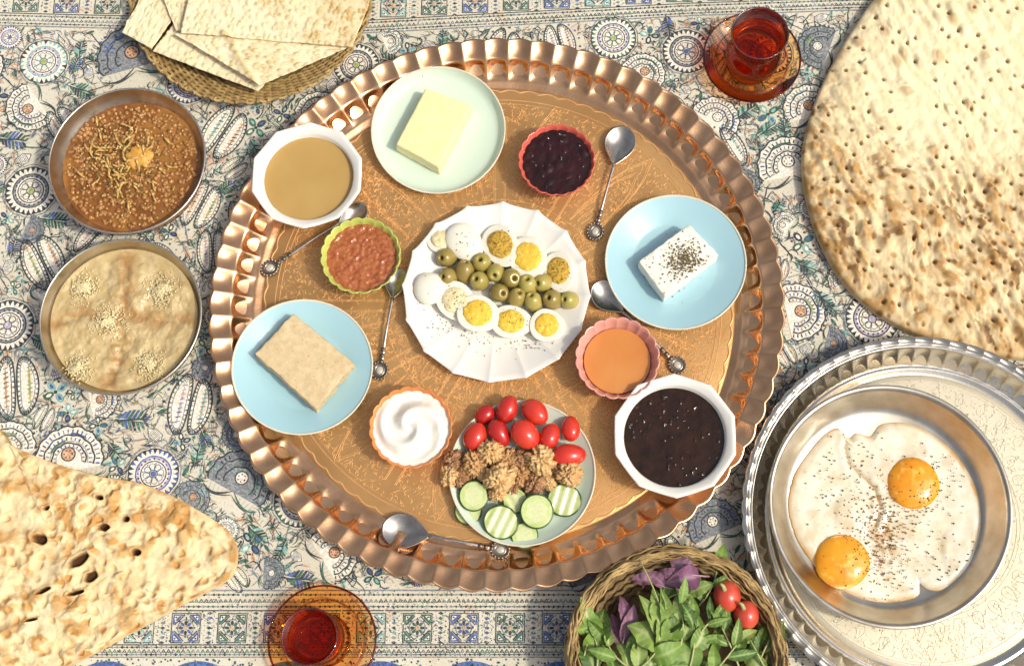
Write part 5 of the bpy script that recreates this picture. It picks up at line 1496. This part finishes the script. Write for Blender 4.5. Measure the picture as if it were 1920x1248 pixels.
lavash("bubbly lavash flap folded down to a point over the wicker rim", [(326, 64), (405, 110), (487, 162)], [(420, 40), (570, 60), (662, 84)], .0405, 90, 70, 13, .5, [[(418, 62), (436, 80), (445, 105), (478, 156)]])

# ------------------------------------------------------------------ herb basket
hbz = .062
HC = W(1268, 1232, hbz); HR = 205 * MPP(1268, 1232, hbz)
hb = thing("herb_basket", "round wicker basket of fresh herbs at the bottom edge", "basket", (HC[0], HC[1], .001))
V, F = lathe([(1e-5, .001), (HR * .55, .001), (HR * .75, .022), (HR * .90, .050), (HR * .92, .050), (HR * .88, .048), (HR * .72, .022), (HR * .52, .004), (1e-5, .004)], 96)
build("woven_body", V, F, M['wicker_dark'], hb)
wr = random.Random(77)
for k in range(42):
    u = wr.random(); t = np.linspace(0, TAU, 170, endpoint=False)
    p1, p2, p3 = wr.uniform(0, TAU), wr.uniform(0, TAU), wr.uniform(0, TAU)
    rr = HR * (.915 + .08 * u) + .0035 * np.sin(3 * t + p1) + .0022 * np.sin(7 * t + p2) + .0010 * np.sin(31 * t + p3)
    zz = .046 + .015 * math.sin(PI * u) + .0032 * np.sin(4 * t + p2) + .0025 * np.cos(9 * t + p1)
    V, F = tube(np.stack([rr * np.cos(t), rr * np.sin(t), zz], 1), wr.uniform(.0008, .0015), 6, closed=True)
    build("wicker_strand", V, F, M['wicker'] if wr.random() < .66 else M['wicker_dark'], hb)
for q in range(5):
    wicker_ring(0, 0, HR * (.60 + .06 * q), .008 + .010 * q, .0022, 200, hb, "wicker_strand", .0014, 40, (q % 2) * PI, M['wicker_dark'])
def leaf_mesh(L, Wd, fold, curl, n=22, m=9, wav=0.0, seed=0):
    V = []; F = []
    for i in range(n):
        u = i / (n - 1)
        w = Wd * (math.sin(PI * min(1, u * .97 + .02)) ** .8) * (1 - .35 * u) * 1.15
        for j in range(m):
            v = -1 + 2 * j / (m - 1)
            z = fold * w * abs(v) ** 1.3 - curl * L * (u - .35) ** 2 + wav * w * math.sin(u * 13 + seed + (2 if v > 0 else 0)) * abs(v)
            z += .0009 * math.cos(u * 34) * abs(v) * min(1, w / .006) * .6
            V.append((u * L, w * v * (1 - .10 * abs(v)), z))
    for i in range(n - 1):
        for j in range(m - 1): F.append([i * m + j, (i + 1) * m + j, (i + 1) * m + j + 1, i * m + j + 1])
    k = len(V)
    V += [(a, b, c - .00035) for a, b, c in V]
    F += [[q + k for q in f[::-1]] for f in F]
    A = []
    for i in range(n):
        for j in range(m):
            u = i / (n - 1); v = abs(-1 + 2 * j / (m - 1))
            A.append(max(1.0 if v < .05 else 0.0, .55 * max(0, math.cos((u - .22 * v) * TAU * 6.5)) ** 6))
    return V, F, A + A
def sprig(base, tip, z0, z1, leaves, label, kind, seed):
    """leaves: list of (position along the stem, side angle, length px, width px)"""
    r = random.Random(seed)
    bx, by = W(base[0], base[1], z0); tx, ty = W(tip[0], tip[1], z1)
    t = thing("herb_sprig", label, "herb", (bx, by, z0), 0, "fresh herbs in the wicker basket")
    dx, dy = tx - bx, ty - by; a = math.atan2(dy, dx); L = math.hypot(dx, dy)
    bend = r.uniform(-.15, .15)
    P = [(dx * u - dy * bend * math.sin(PI * u), dy * u + dx * bend * math.sin(PI * u), (z1 - z0) * u + .006 * math.sin(PI * u)) for u in np.linspace(0, 1, 9)]
    V, F = tube(P, np.linspace(.0013, .0007, 9), 6)
    build("stem", V, F, M['stem_purple' if kind == 'purple' else 'stem'], t)
    mats = {'green': ['leaf', 'leaf', 'leaf_pale'], 'pale': ['leaf_pale', 'leaf_pale', 'leaf'], 'purple': ['leaf_purple']}[kind]
    m = MPP(base[0], base[1], z0)
    for k, (u, sa, l, w) in enumerate(leaves):
        i = min(8, int(u * 8)); p = P[i]
        V, F, A = leaf_mesh(l * m * 1.1 * r.uniform(.85, 1.15), w * m * 1.15 * r.uniform(.8, 1.15), r.uniform(.05, .65), r.uniform(.1, 1.4), wav=r.uniform(.0, .20), seed=k)
        rot = Matrix.Rotation(a + sa, 3, 'Z') @ Matrix.Rotation(r.uniform(-.35, .12), 3, 'Y') @ Matrix.Rotation(r.uniform(-.5, .5), 3, 'X')
        V = [tuple(rot @ Vector(v) + Vector(p)) for v in V]
        build("leaf", V, F, M[r.choice(mats)], t, attr={"vein": A})
    return t
HZ = .052
sprig((1118, 1258), (1102, 1170), HZ, HZ, [(.0, .2, 60, 22), (.55, -.3, 66, 22), (.9, .1, 58, 17)], "broad bright green leaves along the basket's left rim", 'green', 1)
sprig((1205, 1262), (1130, 1185), HZ, HZ + .004, [(.1, .5, 52, 16), (.35, -.5, 60, 15), (.6, .5, 46, 13), (.95, .0, 40, 12), (.8, -.7, 36, 11)], "green sprig with pointed leaves slanting up to the left rim", 'green', 2)
sprig((1250, 1270), (1200, 1050), HZ, HZ + .012, [(.30, .15, 90, 22), (.42, -.25, 70, 17), (.25, -.5, 60, 20), (.62, .1, 60, 12)], "long pale stemmed sprig reaching over the top of the basket", 'pale', 3)
sprig((1165, 1215), (1165, 1130), HZ - .006, HZ, [(.1, .25, 70, 17), (.2, -.35, 72, 18), (.5, .0, 48, 16)], "dark purple basil sprig drooping at the basket's upper left", 'purple', 4)
sprig((1330, 1080), (1262, 1070), HZ, HZ + .006, [(.25, .35, 52, 22), (.5, -.6, 44, 18), (.8, .2, 38, 14)], "bright purple basil sprig under the basket's top rim", 'purple', 5)
sprig((1285, 1105), (1215, 1085), HZ - .008, HZ, [(.1, .5, 44, 16), (.5, -.5, 46, 16), (.9, .1, 40, 14)], "shadowed purple basil sprig left of the bright purple one", 'purple', 6)
sprig((1290, 1262), (1300, 1150), HZ + .002, HZ + .010, [(.0, .25, 74, 32), (.45, -.45, 58, 22), (.75, .5, 46, 12), (.95, .1, 40, 10)], "large rounded basil leaf sprig in the middle of the basket", 'green', 7)
sprig((1270, 1235), (1268, 1100), HZ + .004, HZ + .012, [(.05, .45, 62, 20), (.3, -.5, 52, 12), (.55, .35, 48, 10), (.85, -.2, 50, 9)], "tall slender green sprig leaning towards the purple leaves", 'pale', 8)
sprig((1390, 1262), (1345, 1160), HZ, HZ + .010, [(.1, .8, 60, 11), (.3, -.7, 56, 12), (.55, .7, 52, 9), (.75, -.6, 44, 9), (.98, .0, 40, 8)], "thin forked sprig with narrow leaves below the radishes", 'green', 9)
sprig((1440, 1262), (1400, 1185), HZ - .004, HZ + .004, [(.0, .4, 62, 18), (.5, -.7, 50, 10), (.8, .6, 46, 9), (.95, -.1, 40, 9)], "green sprig with a wide leaf at the basket's right side", 'green', 10)
sprig((1330, 1268), (1390, 1195), HZ + .004, HZ + .010, [(.2, .7, 46, 11), (.5, -.7, 56, 12), (.8, .5, 44, 9), (.95, -.2, 48, 10)], "curling green sprig crossing towards the basket's right", 'pale', 11)
sprig((1215, 1275), (1255, 1225), HZ, HZ + .002, [(.1, .5, 50, 16), (.5, -.8, 52, 15), (.9, .1, 50, 14)], "short broad leaved sprig at the very bottom of the picture", 'green', 12)
sprig((1310, 1135), (1345, 1065), HZ - .004, HZ - .002, [(.2, .6, 40, 11), (.5, -.5, 42, 12), (.9, .2, 44, 13)], "small dark green sprig tucked behind the upper radish", 'green', 13)
sprig((1155, 1270), (1190, 1200), HZ - .006, HZ - .002, [(.1, .7, 50, 13), (.4, -.6, 54, 14), (.7, .4, 44, 11), (.95, -.2, 40, 11)], "green sprig lying low between the left leaves", 'green', 14)
sprig((1350, 1250), (1320, 1195), HZ - .006, HZ, [(.1, .7, 50, 15), (.4, -.8, 54, 14), (.9, .3, 44, 13)], "low green sprig under the thin forked one", 'green', 15)
sprig((1470, 1250), (1440, 1195), HZ - .010, HZ - .004, [(.2, .7, 46, 13), (.5, -.6, 46, 12), (.9, .1, 40, 10)], "shaded green sprig against the basket's right wall", 'green', 16)
sprig((1090, 1250), (1108, 1180), HZ - .004, HZ + .002, [(.1, .4, 50, 20), (.45, -.6, 54, 22), (.85, .2, 52, 22)], "pale green broad leaves just inside the basket's upper left rim", 'pale', 17)
sprig((1245, 1235), (1218, 1150), HZ + .006, HZ + .012, [(.0, -.5, 60, 24), (.3, .6, 74, 28), (.7, -.3, 66, 22), (.95, .2, 44, 14)], "big light green basil sprig between the two purple patches", 'pale', 18)
sprig((1420, 1250), (1455, 1180), HZ - .006, HZ - .002, [(.1, .6, 50, 14), (.4, -.7, 54, 16), (.8, .4, 50, 13), (.95, -.3, 40, 11)], "dark green leafy sprig filling the basket's right side", 'green', 19)
sprig((1300, 1225), (1350, 1150), HZ + .002, HZ + .008, [(.1, .8, 44, 9), (.25, -.8, 48, 10), (.45, .7, 46, 9), (.65, -.7, 44, 9), (.85, .6, 40, 8), (.97, 0, 40, 8)], "feathery narrow leaved sprig left of the lower radish", 'green', 20)
sprig((1185, 1262), (1250, 1175), HZ + .006, HZ + .012, [(.15, .6, 52, 16), (.4, -.6, 62, 20), (.7, .5, 54, 16), (.95, -.2, 50, 15)], "bright green sprig crossing over the basket's lower left", 'green', 21)
sprig((1240, 1130), (1295, 1115), HZ - .004, HZ + .002, [(.2, .8, 42, 14), (.5, -.8, 44, 15), (.9, .2, 44, 15)], "green sprig under the purple leaves at the top", 'green', 22)
for (px, py, r, lb_) in ((1364, 1117, 26, "round red radish nearest the basket's top rim"), (1400, 1152, 24, "red radish below the other one, against the shaded rim")):
    m = MPP(px, py, HZ + .01); q = r * m
    t = thing("radish", lb_, "radish", (*W(px, py, HZ + .008), HZ + .004), 0, "radishes in the herb basket")
    V, F = ellipsoid(q, q * 1.15, q, 28, 18, lambda v: tuple(v * (1 + .05 * mnoise.noise(v * 60))))
    build("radish_root", V, F, M['radish'], t)
    V, F = tube([(-.004, .006, q * .85), (-.006, .010, q * 1.1), (-.009, .012, q * 1.25)], [.0028, .0020, .0012], 8)
    build("leaf_stub", V, F, M['stem'], t)
